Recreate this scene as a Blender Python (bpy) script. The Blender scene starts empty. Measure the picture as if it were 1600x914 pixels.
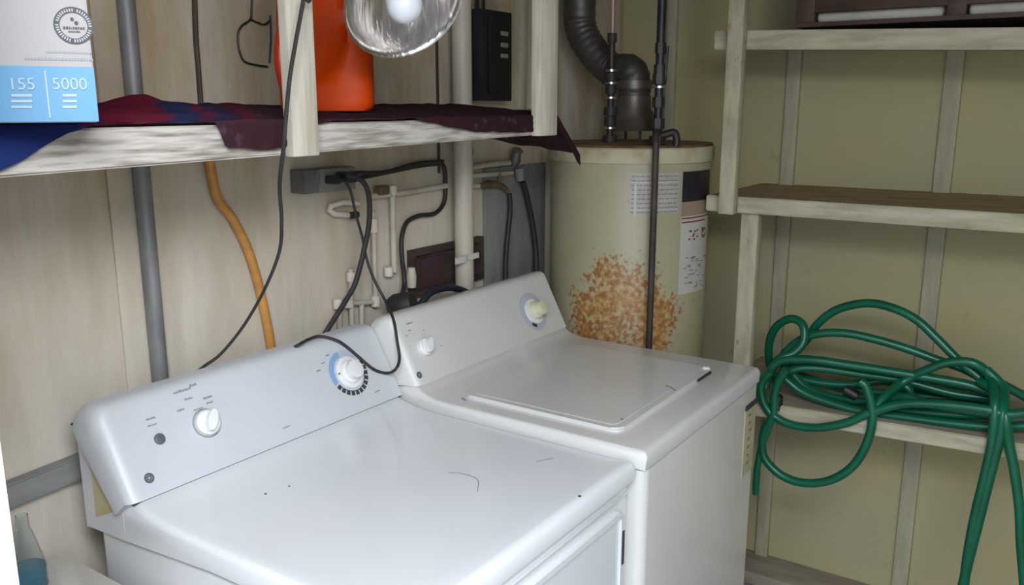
import bpy, bmesh, math, random
from mathutils import Vector, Matrix, noise
S = bpy.context.scene
COL = S.collection
random.seed(4)
# ---------------------------------------------------------------- camera
FPX, YAW, PITCH = 1342.0, 0.5977, 0.2155
CAM = Vector((0, 0, 1.59))
Fv = Vector((math.cos(YAW)*math.cos(PITCH), math.sin(YAW)*math.cos(PITCH), -math.sin(PITCH)))
Rv = Fv.cross(Vector((0, 0, 1))).normalized()
Uv = Rv.cross(Fv)
cd = bpy.data.cameras.new('camera'); cam = bpy.data.objects.new('camera', cd); COL.objects.link(cam)
cam.matrix_world = Matrix(((Rv.x, Uv.x, -Fv.x, CAM.x), (Rv.y, Uv.y, -Fv.y, CAM.y), (Rv.z, Uv.z, -Fv.z, CAM.z), (0, 0, 0, 1)))
cd.sensor_width = 36; cd.lens = FPX/1600*36; cd.clip_start = 0.02
S.camera = cam
# ---------------------------------------------------------------- light
w = bpy.data.worlds.new('World'); S.world = w; w.use_nodes = True
bg = w.node_tree.nodes['Background']; bg.inputs[0].default_value = (0.78, 0.88, 1.0, 1); bg.inputs[1].default_value = 2.1
def area(name, loc, target, sx, sy, power, colr):
    l = bpy.data.lights.new(name, 'AREA'); l.shape = 'RECTANGLE'; l.size = sx; l.size_y = sy; l.energy = power; l.color = colr
    o = bpy.data.objects.new(name, l); COL.objects.link(o); o.location = loc
    o.rotation_euler = (Vector(target)-Vector(loc)).to_track_quat('-Z', 'Y').to_euler()
    return o
area('daylight', (0.0, -0.18, 2.25), (0.95, 1.0, 0.9), 1.0, 0.8, 66, (0.89, 0.94, 1.0))
S.view_settings.view_transform = 'Standard'; S.view_settings.look = 'None'
S.view_settings.gamma = 1; S.view_settings.use_curve_mapping = False
S.view_settings.exposure = 0.14

# ---------------------------------------------------------------- helpers
def PX(x, y, ax, val):
    d = Fv + Rv*((x-800)/FPX) - Uv*((y-457)/FPX)
    return CAM + d*((val-CAM[ax])/d[ax])

def mat(name, c1, c2=None, rough=0.6, metal=0.0, scale=8.0, stretch=(1, 1, 1), lo=0.35, hi=0.65, bump=0.0, bscale=None, spots=None, detail=6, trans=0.0, alpha=None, coat=0.0, aniso=0.0):
    """principled material; c1/c2 mixed by noise in object space; spots=(colour, scale, threshold, softness, (zlo,zhi) or None)"""
    m = bpy.data.materials.new(name); m.use_nodes = True
    nt = m.node_tree; N = nt.nodes; L = nt.links
    b = N['Principled BSDF']; b.inputs['Roughness'].default_value = rough; b.inputs['Metallic'].default_value = metal
    b.inputs['Coat Weight'].default_value = coat; b.inputs['Transmission Weight'].default_value = trans
    if alpha is not None: b.inputs['Alpha'].default_value = alpha
    if c2 is None: c2 = tuple(v*0.9 for v in c1)
    tc = N.new('ShaderNodeTexCoord'); mp = N.new('ShaderNodeMapping'); mp.inputs['Scale'].default_value = stretch
    L.new(tc.outputs['Object'], mp.inputs[0])
    nz = N.new('ShaderNodeTexNoise'); nz.inputs['Scale'].default_value = scale; nz.inputs['Detail'].default_value = detail
    L.new(mp.outputs[0], nz.inputs['Vector'])
    cr = N.new('ShaderNodeValToRGB'); e = cr.color_ramp.elements
    e[0].position = lo; e[0].color = (*c1, 1); e[1].position = hi; e[1].color = (*c2, 1)
    L.new(nz.outputs['Fac'], cr.inputs[0]); out = cr.outputs[0]
    for sp in (spots or []):
        sc, ss, th, so, zr = sp[:5]
        n2 = N.new('ShaderNodeTexNoise'); n2.inputs['Scale'].default_value = ss; n2.inputs['Detail'].default_value = 5
        n2.inputs['Roughness'].default_value = 0.62
        if len(sp) > 5:
            m2 = N.new('ShaderNodeMapping'); m2.inputs['Scale'].default_value = sp[5]; L.new(tc.outputs['Object'], m2.inputs[0]); L.new(m2.outputs[0], n2.inputs['Vector'])
        else: L.new(tc.outputs['Object'], n2.inputs['Vector'])
        r2 = N.new('ShaderNodeMapRange'); r2.inputs[1].default_value = th; r2.inputs[2].default_value = th+so
        L.new(n2.outputs['Fac'], r2.inputs[0]); fac = r2.outputs[0]
        if zr:
            sx = N.new('ShaderNodeSeparateXYZ'); L.new(tc.outputs['Object'], sx.inputs[0])
            r3 = N.new('ShaderNodeMapRange'); r3.inputs[1].default_value = zr[0]; r3.inputs[2].default_value = zr[1]
            L.new(sx.outputs['Z'], r3.inputs[0]); mu = N.new('ShaderNodeMath'); mu.operation = 'MULTIPLY'
            L.new(fac, mu.inputs[0]); L.new(r3.outputs[0], mu.inputs[1]); fac = mu.outputs[0]
        mx = N.new('ShaderNodeMix'); mx.data_type = 'RGBA'
        L.new(fac, mx.inputs['Factor']); L.new(out, mx.inputs['A']); mx.inputs['B'].default_value = (*sc, 1); out = mx.outputs['Result']
    L.new(out, b.inputs['Base Color'])
    if bump:
        bp = N.new('ShaderNodeBump'); bp.inputs['Strength'].default_value = bump; bp.inputs['Distance'].default_value = 0.004
        n3 = N.new('ShaderNodeTexNoise'); n3.inputs['Scale'].default_value = bscale or scale*2; n3.inputs['Detail'].default_value = 4
        L.new(mp.outputs[0], n3.inputs['Vector']); L.new(n3.outputs['Fac'], bp.inputs['Height']); L.new(bp.outputs[0], b.inputs['Normal'])
    return m

def obj(name, bm, m, parent=None, smooth=35):
    me = bpy.data.meshes.new(name)
    bmesh.ops.recalc_face_normals(bm, faces=bm.faces)
    for f in bm.faces: f.smooth = True
    for e in bm.edges:
        if len(e.link_faces) == 2 and e.calc_face_angle(0) > math.radians(smooth): e.smooth = False
    off = Vector((0, 0, 0)); p = parent
    while p is not None: off += p.location; p = p.parent
    if parent is None and len(bm.verts):
        # origin at the base centre of the thing
        xs = [v.co.x for v in bm.verts]; ys = [v.co.y for v in bm.verts]; zs = [v.co.z for v in bm.verts]
        off = Vector(((min(xs)+max(xs))/2, (min(ys)+max(ys))/2, min(zs)))
        loc = off.copy()
    else: loc = Vector((0, 0, 0))
    bmesh.ops.translate(bm, vec=-off, verts=bm.verts)
    bm.to_mesh(me); bm.free()
    if isinstance(m, (list, tuple)):
        for q in m: me.materials.append(q)
    else: me.materials.append(m)
    o = bpy.data.objects.new(name, me); COL.objects.link(o); o.location = loc
    if parent is not None: o.parent = parent
    return o
def tag(o, label, cat, group=None, kind=None):
    if label: o['label'] = label
    if cat: o['category'] = cat
    if group: o['group'] = group
    if kind: o['kind'] = kind
    return o
def thing(name, label, cat, loc, group=None):
    o = bpy.data.objects.new(name, None); o.empty_display_size = 0.05; COL.objects.link(o); o.location = loc
    return tag(o, label, cat, group)
def struct(name, bm, m): return tag(obj(name, bm, m), None, None, kind='structure')

def box(bm, x0, y0, z0, x1, y1, z1, bev=0.0, seg=2):
    vs = [bm.verts.new(c) for c in ((x0,y0,z0),(x1,y0,z0),(x1,y1,z0),(x0,y1,z0),(x0,y0,z1),(x1,y0,z1),(x1,y1,z1),(x0,y1,z1))]
    fs = [bm.faces.new([vs[i] for i in q]) for q in ((0,3,2,1),(4,5,6,7),(0,1,5,4),(1,2,6,5),(2,3,7,6),(3,0,4,7))]
    if bev:
        es = set(e for f in fs for e in f.edges)
        bmesh.ops.bevel(bm, geom=list(es), offset=bev, segments=seg, affect='EDGES', profile=0.5)
    return bm
def hexa(bm, pts, bev=0.0):
    vs = [bm.verts.new(c) for c in pts]
    fs = [bm.faces.new([vs[i] for i in q]) for q in ((0,3,2,1),(4,5,6,7),(0,1,5,4),(1,2,6,5),(2,3,7,6),(3,0,4,7))]
    if bev: bmesh.ops.bevel(bm, geom=list(set(e for f in fs for e in f.edges)), offset=bev, segments=2, affect='EDGES')
    return bm
def B(*a, **k): return box(bmesh.new(), *a, **k)
def catmull(P, n=8):
    P = [Vector(p) for p in P]
    if len(P) < 3: return P
    Q = [P[0]*2-P[1]] + P + [P[-1]*2-P[-2]]
    out = []
    for i in range(1, len(Q)-2):
        a, b, c, d = Q[i-1:i+3]
        for k in range(n):
            t = k/n
            out.append(0.5*((2*b)+(c-a)*t+(2*a-5*b+4*c-d)*t*t+(3*b-a-3*c+d)*t**3))
    out.append(P[-1]); return out
def tube(bm, P, r, seg=10, smooth=8, cap=True):
    """sweep a circle of radius r (number or list per input point) along P"""
    if smooth and len(P) > 2:
        n = len(P); rr = r if isinstance(r, (list, tuple)) else [r]*n
        C = catmull(P, smooth); R = []
        for i in range(len(C)):
            t = i/smooth; k = min(int(t), n-2); R.append(rr[k]+(rr[k+1]-rr[k])*(t-k))
    else:
        C = [Vector(p) for p in P]; R = r if isinstance(r, (list, tuple)) else [r]*len(C)
    rings = []; prev = None
    for i, c in enumerate(C):
        t = (C[min(i+1, len(C)-1)]-C[max(i-1, 0)])
        if t.length < 1e-9: t = Vector((0, 0, 1))
        t.normalize()
        if prev is None:
            a = Vector((0, 0, 1)) if abs(t.z) < 0.9 else Vector((1, 0, 0)); u = t.cross(a).normalized()
        else: u = (prev - t*prev.dot(t)).normalized()
        prev = u; v = t.cross(u)
        rings.append([bm.verts.new(c+(u*math.cos(2*math.pi*k/seg)+v*math.sin(2*math.pi*k/seg))*R[i]) for k in range(seg)])
    for a, b in zip(rings, rings[1:]):
        for k in range(seg): bm.faces.new((a[k], a[(k+1) % seg], b[(k+1) % seg], b[k]))
    if cap: bm.faces.new(rings[0][::-1]); bm.faces.new(rings[-1])
    return bm
def T(P, r, **k): return tube(bmesh.new(), P, r, **k)
def lathe(bm, prof, origin, axis=(0, 0, 1), seg=40, closed=False):
    """prof: list of (r, h) along axis"""
    a = Vector(axis).normalized(); h = Vector((0, 0, 1)) if abs(a.z) < 0.9 else Vector((1, 0, 0))
    u = a.cross(h).normalized(); v = a.cross(u); o = Vector(origin); rings = []
    for r, z in prof:
        if r < 1e-6: rings.append([bm.verts.new(o+a*z)])
        else: rings.append([bm.verts.new(o+a*z+(u*math.cos(2*math.pi*k/seg)+v*math.sin(2*math.pi*k/seg))*r) for k in range(seg)])
    pairs = list(zip(rings, rings[1:]))
    if closed: pairs.append((rings[-1], rings[0]))
    for p, q in pairs:
        for k in range(seg):
            k2 = (k+1) % seg
            if len(p) == 1 and len(q) == 1: break
            if len(p) == 1: bm.faces.new((p[0], q[k2], q[k]))
            elif len(q) == 1: bm.faces.new((p[k], p[k2], q[0]))
            else: bm.faces.new((p[k], p[k2], q[k2], q[k]))
    return bm
def LA(prof, origin, axis=(0, 0, 1), seg=40): return lathe(bmesh.new(), prof, origin, axis, seg)
def prism(bm, poly, d):
    """poly: list of Vector; extruded by vector d"""
    a = [bm.verts.new(p) for p in poly]; b = [bm.verts.new(Vector(p)+Vector(d)) for p in poly]
    n = len(a); bm.faces.new(a[::-1]); bm.faces.new(b)
    for i in range(n): bm.faces.new((a[i], a[(i+1) % n], b[(i+1) % n], b[i]))
    return bm
def text_bm(txt, size, frame, align='CENTER', depth=0.0004):
    """frame: (origin, ux, uy) world vectors; returns bmesh of the lettering"""
    cu = bpy.data.curves.new('t', 'FONT'); cu.body = txt; cu.size = size; cu.align_x = align; cu.align_y = 'CENTER'; cu.extrude = depth
    to = bpy.data.objects.new('t', cu); COL.objects.link(to)
    dg = bpy.context.evaluated_depsgraph_get(); me = bpy.data.meshes.new_from_object(to.evaluated_get(dg))
    bm = bmesh.new(); bm.from_mesh(me); bpy.data.meshes.remove(me); bpy.data.objects.remove(to); bpy.data.curves.remove(cu)
    o, ux, uy = frame; uz = ux.cross(uy)
    for v in bm.verts: v.co = o+ux*v.co.x+uy*v.co.y+uz*(v.co.z+depth)
    return bm
def quadbar(bm, fr, x0, y0, x1, y1, t=0.0006):
    """thin printed bar in a frame (o, ux, uy)"""
    o, ux, uy = fr; uz = ux.cross(uy)
    hexa(bm, [o+ux*x+uy*y+uz*z for z in (0, t) for x, y in ((x0, y0), (x1, y0), (x1, y1), (x0, y1))])
def smudge(bm, fr, x0, y0, w_, h_, n=7, k=1.0):
    """a line of print too small to read: a run of tiny strokes"""
    x = x0
    while x < x0+w_:
        l = h_*random.uniform(0.35, 0.9); quadbar(bm, fr, x, y0, min(x+l, x0+w_), y0+h_*random.uniform(0.6, 1.0)); x += l+h_*0.3

# ---------------------------------------------------------------- materials
M = {}
M['wallA'] = mat('wall_paint_grey', (0.73, 0.655, 0.555), (0.63, 0.56, 0.465), 0.75, scale=3, stretch=(6, 6, 1), bump=0.25, bscale=10,
                 spots=[((0.42, 0.315, 0.19), 2.2, 0.33, 0.3, (1.05, 1.6), (2.5, 2.5, 0.6))])
M['wallB'] = mat('wall_paint_cream', (0.46, 0.40, 0.21), (0.42, 0.385, 0.24), 0.8, scale=2.5, stretch=(1, 1, 1), bump=0.2, bscale=30,
                 spots=[((0.30, 0.22, 0.13), 5.5, 0.66, 0.12, None)])
M['batten'] = mat('batten_paint', (0.47, 0.44, 0.31), (0.37, 0.34, 0.23), 0.8, scale=5, stretch=(6, 6, 1), bump=0.2)
M['ceil'] = mat('ceiling_board', (0.25, 0.22, 0.18), (0.17, 0.14, 0.11), 0.85, scale=4, stretch=(1, 6, 1))
M['floor'] = mat('concrete', (0.30, 0.29, 0.28), (0.22, 0.21, 0.20), 0.9, scale=6, bump=0.4)
M['ground'] = mat('ground_outside', (0.36, 0.36, 0.35), (0.28, 0.28, 0.27), 0.95, scale=5)
M['wwood'] = mat('weathered_white_wood', (0.55, 0.505, 0.455), (0.24, 0.205, 0.17), 0.8, scale=9, stretch=(1.5, 8, 16), lo=0.42, hi=0.70, bump=0.6, bscale=9)
M['wpost'] = mat('weathered_white_post', (0.62, 0.56, 0.46), (0.44, 0.38, 0.29), 0.8, scale=7, stretch=(8, 8, 0.8), lo=0.42, hi=0.75, bump=0.4, bscale=9)
M['cwood'] = mat('cream_painted_wood', (0.50, 0.45, 0.32), (0.35, 0.31, 0.21), 0.8, scale=6, stretch=(4, 1.2, 8), bump=0.4,
                 spots=[((0.25, 0.15, 0.09), 14, 0.63, 0.1, None)])
M['cpost'] = mat('chipped_cream_post', (0.50, 0.45, 0.32), (0.35, 0.31, 0.21), 0.8, scale=8, stretch=(4, 4, 1), bump=0.4,
                 spots=[((0.27, 0.14, 0.09), 22, 0.60, 0.08, None, (1, 1, 0.5))])
M['bplank'] = mat('bare_brown_plank', (0.42, 0.30, 0.17), (0.28, 0.19, 0.10), 0.85, scale=6, stretch=(5, 1, 5), bump=0.4)
M['lowplank'] = mat('dusty_shelf_plank', (0.42, 0.37, 0.30), (0.30, 0.25, 0.19), 0.85, scale=6, stretch=(5, 1, 5), bump=0.3)
M['dkwood'] = mat('dark_brown_wood', (0.085, 0.04, 0.025), (0.045, 0.022, 0.015), 0.6, scale=5, stretch=(5, 1, 5))
M['conduit'] = mat('galvanised_conduit', (0.20, 0.20, 0.20), (0.29, 0.29, 0.285), 0.55, 0.3, scale=18, stretch=(1, 1, 0.5), bump=0.15)
M['enamel'] = mat('white_enamel', (0.78, 0.795, 0.82), (0.75, 0.765, 0.79), 0.22, scale=3, coat=0.3, spots=[((0.50, 0.48, 0.44), 55, 0.78, 0.03, None)])
M['plastic_w'] = mat('white_console_plastic', (0.60, 0.62, 0.65), (0.57, 0.59, 0.62), 0.38, scale=4)
M['enamel_old'] = mat('washer_enamel', (0.70, 0.69, 0.665), (0.66, 0.65, 0.62), 0.25, scale=3, coat=0.25, spots=[((0.42, 0.40, 0.36), 50, 0.76, 0.03, None)])
M['plastic_o'] = mat('washer_console_plastic', (0.66, 0.65, 0.62), (0.62, 0.61, 0.58), 0.4, scale=4)
M['knob'] = mat('knob_white', (0.85, 0.85, 0.85), None, 0.3)
M['knob_y'] = mat('knob_yellowed', (0.72, 0.70, 0.50), None, 0.35)
M['black'] = mat('black_plastic', (0.012, 0.012, 0.014), (0.02, 0.02, 0.022), 0.45)
M['rubber'] = mat('black_rubber', (0.018, 0.017, 0.017), (0.03, 0.028, 0.028), 0.6)
M['seam'] = mat('dark_seam', (0.04, 0.04, 0.045), None, 0.8)
M['greyink'] = mat('grey_print', (0.26, 0.27, 0.30), None, 0.6)
M['dkink'] = mat('dark_print', (0.05, 0.05, 0.055), None, 0.6)
M['blueink'] = mat('blue_print', (0.25, 0.40, 0.66), None, 0.6)
M['paleblue'] = mat('pale_blue_print', (0.50, 0.53, 0.66), None, 0.6)
M['greybtn'] = mat('grey_button', (0.12, 0.125, 0.14), None, 0.5)
M['tank'] = mat('tank_enamel', (0.52, 0.48, 0.34), (0.46, 0.42, 0.29), 0.45, scale=4, bump=0.05,
                spots=[((0.36, 0.30, 0.17), 26, 0.60, 0.1, None)])
M['rust'] = mat('rusted_rim', (0.16, 0.07, 0.035), (0.30, 0.18, 0.09), 0.8, scale=14, bump=0.4)
M['tancap'] = mat('tank_cap', (0.50, 0.45, 0.31), (0.30, 0.21, 0.11), 0.6, scale=9, lo=0.45, hi=0.7)
M['duct'] = mat('dull_flue_metal', (0.085, 0.075, 0.068), (0.13, 0.115, 0.10), 0.5, 0.6, scale=12)
M['hood'] = mat('draft_hood_metal', (0.16, 0.145, 0.125), (0.10, 0.08, 0.06), 0.45, 0.6, scale=12)
M['dkpipe'] = mat('black_iron_pipe', (0.025, 0.022, 0.022), (0.05, 0.04, 0.035), 0.5, 0.3, scale=14)
M['rustpipe'] = mat('brown_iron_pipe', (0.075, 0.055, 0.042), (0.04, 0.03, 0.025), 0.6, 0.2, scale=14)
M['steel'] = mat('bright_steel', (0.62, 0.62, 0.60), None, 0.3, 1.0)
M['alu'] = mat('spun_aluminium', (0.62, 0.59, 0.56), (0.42, 0.39, 0.37), 0.30, 1.0, scale=14, stretch=(6, 6, 1), bump=0.5, bscale=14)
M['bulb'] = mat('frosted_bulb', (0.85, 0.87, 0.92), None, 0.25, coat=0.5)
M['orange'] = mat('orange_plastic', (0.60, 0.060, 0.003), (0.54, 0.050, 0.003), 0.45, scale=4)
M['orange'].node_tree.nodes['Principled BSDF'].inputs['Specular IOR Level'].default_value = 0.15
M['orange_d'] = mat('orange_cap_plastic', (0.60, 0.045, 0.012), None, 0.35)
M['pvc'] = mat('pvc_vent', (0.60, 0.545, 0.45), (0.50, 0.445, 0.355), 0.5, scale=5, stretch=(3, 3, 1))
M['cpvc'] = mat('cream_water_pipe', (0.58, 0.54, 0.46), (0.46, 0.40, 0.31), 0.5, scale=10)
M['cpvc_b'] = mat('pale_pipe_fitting', (0.72, 0.66, 0.57), (0.60, 0.52, 0.42), 0.45, scale=10)
M['brass'] = mat('tarnished_brass', (0.30, 0.20, 0.09), (0.14, 0.10, 0.06), 0.5, 0.5, scale=20)
M['ocable'] = mat('orange_flex_conduit', (0.62, 0.30, 0.075), (0.50, 0.22, 0.05), 0.45, scale=9, stretch=(1, 1, 4))
M['box_grey'] = mat('grey_outlet_box', (0.19, 0.19, 0.185), (0.13, 0.13, 0.13), 0.5, 0.4, scale=16)
M['faceplate'] = mat('dull_faceplate', (0.28, 0.28, 0.27), None, 0.4, 0.4)
M['recess'] = mat('brown_recess_wood', (0.075, 0.045, 0.038), (0.035, 0.022, 0.02), 0.8, scale=10, stretch=(1, 4, 4))
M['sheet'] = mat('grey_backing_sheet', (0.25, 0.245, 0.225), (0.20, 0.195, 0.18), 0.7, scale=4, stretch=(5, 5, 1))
M['hose'] = mat('green_garden_hose', (0.003, 0.125, 0.06), (0.002, 0.085, 0.042), 0.32, scale=9)
M['carton'] = mat('white_carton', (0.345, 0.33, 0.32), (0.325, 0.31, 0.305), 0.6, scale=5)
M['carton_b'] = mat('blue_carton_print', (0.075, 0.235, 0.42), (0.09, 0.26, 0.44), 0.5, scale=6)
M['carton_l'] = mat('white_carton_print', (0.36, 0.45, 0.52), None, 0.5)
M['label'] = mat('grey_label', (0.44, 0.43, 0.38), (0.36, 0.35, 0.31), 0.5, scale=30)
M['label_w'] = mat('white_label', (0.55, 0.54, 0.49), None, 0.5)
M['label_r'] = mat('red_label_print', (0.25, 0.035, 0.03), None, 0.5)
M['yellow'] = mat('yellowed_tape', (0.66, 0.58, 0.33), (0.55, 0.47, 0.24), 0.5, scale=9)
M['ysticker'] = mat('yellowed_sticker', (0.48, 0.46, 0.30), (0.38, 0.35, 0.22), 0.6, scale=20)
M['sink'] = mat('beige_plastic', (0.60, 0.575, 0.53), (0.55, 0.52, 0.47), 0.4, scale=4)
M['jamb'] = mat('white_jamb_paint', (0.85, 0.87, 0.86), (0.80, 0.82, 0.81), 0.5, scale=5, stretch=(4, 4, 1))
M['teal'] = mat('teal_liquid', (0.005, 0.20, 0.31), None, 0.12)
M['clear'] = mat('clear_plastic', (0.85, 0.90, 0.90), None, 0.08, trans=0.95)
M['clear'].node_tree.nodes['Principled BSDF'].inputs['IOR'].default_value = 1.12
M['towel'] = mat('white_folded_cloth', (0.62, 0.58, 0.50), (0.52, 0.48, 0.41), 0.9, scale=12, bump=0.4)
M['dustgrey'] = mat('grey_ledge_paint', (0.30, 0.30, 0.29), (0.23, 0.23, 0.225), 0.7, scale=8, stretch=(1, 4, 4))
M['panel'] = mat('breaker_panel_black', (0.012, 0.013, 0.016), (0.02, 0.02, 0.024), 0.5)
M['wire'] = mat('dark_wire', (0.06, 0.055, 0.05), None, 0.5, 0.6)
M['strap'] = mat('white_strap', (0.66, 0.65, 0.62), None, 0.4)

# printed cloth: colour changes along its length (blue, red/blue blocks, maroon) - it is the print of the cloth itself
def cloth_mat():
    m = bpy.data.materials.new('printed_cloth'); m.use_nodes = True; nt = m.node_tree; N = nt.nodes; L = nt.links
    b = N['Principled BSDF']; b.inputs['Roughness'].default_value = 0.95; b.inputs['Specular IOR Level'].default_value = 0.15
    tc = N.new('ShaderNodeTexCoord'); sx = N.new('ShaderNodeSeparateXYZ'); L.new(tc.outputs['UV'], sx.inputs[0])
    nz = N.new('ShaderNodeTexNoise'); nz.inputs['Scale'].default_value = 12; L.new(tc.outputs['Object'], nz.inputs['Vector'])
    ad = N.new('ShaderNodeMath'); ad.operation = 'MULTIPLY_ADD'; ad.inputs[1].default_value = 0.06; L.new(nz.outputs['Fac'], ad.inputs[0]); L.new(sx.outputs['X'], ad.inputs[2])
    cr = N.new('ShaderNodeValToRGB'); L.new(ad.outputs[0], cr.inputs[0]); cr.color_ramp.interpolation = 'LINEAR'
    el = cr.color_ramp.elements; el[0].position = 0.0; el[0].color = (0.03, 0.055, 0.26, 1); el[1].position = 1.0; el[1].color = (0.065, 0.028, 0.034, 1)
    for p, c in ((0.235, (0.035, 0.06, 0.27, 1)), (0.25, (0.36, 0.025, 0.08, 1)), (0.31, (0.34, 0.03, 0.075, 1)), (0.32, (0.04, 0.07, 0.20, 1)),
                 (0.35, (0.06, 0.06, 0.17, 1)), (0.36, (0.30, 0.03, 0.08, 1)), (0.375, (0.04, 0.06, 0.17, 1)), (0.40, (0.10, 0.04, 0.09, 1)), (0.42, (0.26, 0.03, 0.06, 1)), (0.435, (0.085, 0.045, 0.065, 1)), (0.55, (0.085, 0.032, 0.04, 1))):
        e = el.new(p); e.color = c
    n2 = N.new('ShaderNodeTexNoise'); n2.inputs['Scale'].default_value = 30; n2.inputs['Detail'].default_value = 6; L.new(tc.outputs['Object'], n2.inputs['Vector'])
    r2 = N.new('ShaderNodeMapRange'); r2.inputs[1].default_value = 0.60; r2.inputs[2].default_value = 0.72; L.new(n2.outputs['Fac'], r2.inputs[0])
    mx = N.new('ShaderNodeMix'); mx.data_type = 'RGBA'; L.new(r2.outputs[0], mx.inputs['Factor']); L.new(cr.outputs[0], mx.inputs['A']); mx.inputs['B'].default_value = (0.16, 0.08, 0.12, 1)
    L.new(mx.outputs['Result'], b.inputs['Base Color'])
    bp = N.new('ShaderNodeBump'); bp.inputs['Strength'].default_value = 0.5; bp.inputs['Distance'].default_value = 0.003; L.new(n2.outputs['Fac'], bp.inputs['Height']); L.new(bp.outputs[0], b.inputs['Normal'])
    return m
M['cloth'] = cloth_mat()

# rust patches on the tank: only on its lower front, blotchy
def tank_mat():
    m = mat('tank_enamel_rusted', (0.43, 0.385, 0.255), (0.37, 0.335, 0.215), 0.45, scale=4, bump=0.05,
            spots=[((0.38, 0.33, 0.20), 24, 0.62, 0.1, None)])
    nt = m.node_tree; N = nt.nodes; L = nt.links; b = N['Principled BSDF']
    src = b.inputs['Base Color'].links[0].from_socket
    tc = N.new('ShaderNodeTexCoord')
    big = N.new('ShaderNodeTexNoise'); big.inputs['Scale'].default_value = 5.5; big.inputs['Detail'].default_value = 2; L.new(tc.outputs['Object'], big.inputs['Vector'])
    fine = N.new('ShaderNodeTexNoise'); fine.inputs['Scale'].default_value = 75; fine.inputs['Detail'].default_value = 3; L.new(tc.outputs['Object'], fine.inputs['Vector'])
    sp = N.new('ShaderNodeSeparateXYZ'); L.new(tc.outputs['Object'], sp.inputs[0])
    zr = N.new('ShaderNodeMapRange'); zr.inputs[1].default_value = 1.22; zr.inputs[2].default_value = 1.02; zr.inputs[3].default_value = -0.30; zr.inputs[4].default_value = 0.23
    L.new(sp.outputs['Z'], zr.inputs[0])
    yr = N.new('ShaderNodeMapRange'); yr.interpolation_type = 'SMOOTHSTEP'
    dt = N.new('ShaderNodeVectorMath'); dt.operation = 'DOT_PRODUCT'; dt.inputs[1].default_value = (-0.40, 0.92, 0)
    L.new(tc.outputs['Object'], dt.inputs[0]); ab = N.new('ShaderNodeMath'); ab.operation = 'ABSOLUTE'
    of = N.new('ShaderNodeMath'); of.operation = 'SUBTRACT'; of.inputs[1].default_value = 0.01; L.new(dt.outputs['Value'], of.inputs[0]); L.new(of.outputs[0], ab.inputs[0])
    L.new(ab.outputs[0], yr.inputs[0]); yr.inputs[1].default_value = 0.10; yr.inputs[2].default_value = 0.21; yr.inputs[3].default_value = 0.0; yr.inputs[4].default_value = -0.35
    s1 = N.new('ShaderNodeMath'); s1.operation = 'ADD'; L.new(zr.outputs[0], s1.inputs[0]); L.new(yr.outputs[0], s1.inputs[1])
    s2 = N.new('ShaderNodeMath'); s2.operation = 'MULTIPLY_ADD'; s2.inputs[1].default_value = 0.9; L.new(big.outputs['Fac'], s2.inputs[0]); L.new(s1.outputs[0], s2.inputs[2])
    s3 = N.new('ShaderNodeMath'); s3.operation = 'MULTIPLY_ADD'; s3.inputs[1].default_value = 0.9; L.new(fine.outputs['Fac'], s3.inputs[0]); L.new(s2.outputs[0], s3.inputs[2])
    r = N.new('ShaderNodeMapRange'); r.inputs[1].default_value = 0.93; r.inputs[2].default_value = 1.06; L.new(s3.outputs[0], r.inputs[0])
    rc = N.new('ShaderNodeValToRGB'); L.new(fine.outputs['Fac'], rc.inputs[0]); rc.color_ramp.elements[0].position = 0.35; rc.color_ramp.elements[0].color = (0.52, 0.30, 0.10, 1)
    rc.color_ramp.elements[1].position = 0.62; rc.color_ramp.elements[1].color = (0.26, 0.115, 0.03, 1)
    mx = N.new('ShaderNodeMix'); mx.data_type = 'RGBA'; L.new(r.outputs[0], mx.inputs['Factor']); L.new(src, mx.inputs['A']); L.new(rc.outputs[0], mx.inputs['B'])
    L.new(mx.outputs['Result'], b.inputs['Base Color'])
    return m
M['tankr'] = tank_mat()

# ================================================================ STRUCTURE
WX, WY, CZ, FZ = 2.96, 1.55, 2.35, -0.10
struct('wall_back', B(0.25, WY, FZ, WX+0.06, WY+0.06, CZ), M['wallA'])
struct('wall_right', B(WX, -1.15, FZ, WX+0.06, WY, CZ), M['wallB'])
struct('wall_front', B(0.30, -1.21, FZ, WX+0.06, -1.15, CZ), M['wallB'])
struct('floor', B(0.25, -1.21, FZ-0.05, WX+0.06, WY+0.06, FZ), M['floor'])
struct('ceiling', B(0.20, -1.3, CZ, WX+0.12, WY+0.10, CZ+0.06), M['ceil'])
struct('ground', B(-8, -8, FZ-0.16, 12, 10, FZ-0.06), M['ground'])
struct('wall_left', B(0.24, 0.86, FZ, 0.30, WY, CZ), M['wallA'])
struct('trim_14', B(0.20, -1.21, 2.07, 0.26, 0.86, CZ, bev=0.003), M['jamb'])       # unseen header over the doorway, added to keep light off the upper wall
struct('trim_1', B(0.235, 0.80, FZ, 0.347, 0.86, CZ, bev=0.003), M['jamb'])          # white door jamb
# battens on the right wall
for i, (y0, y1) in enumerate(((0.855, 0.900), (0.375, 0.425), (-0.10, -0.05), (1.30, 1.335))):
    struct('trim_%d' % (2+i), B(WX-0.022, y0, FZ+0.04, WX, y1, CZ, bev=0.003), M['batten'])
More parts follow.
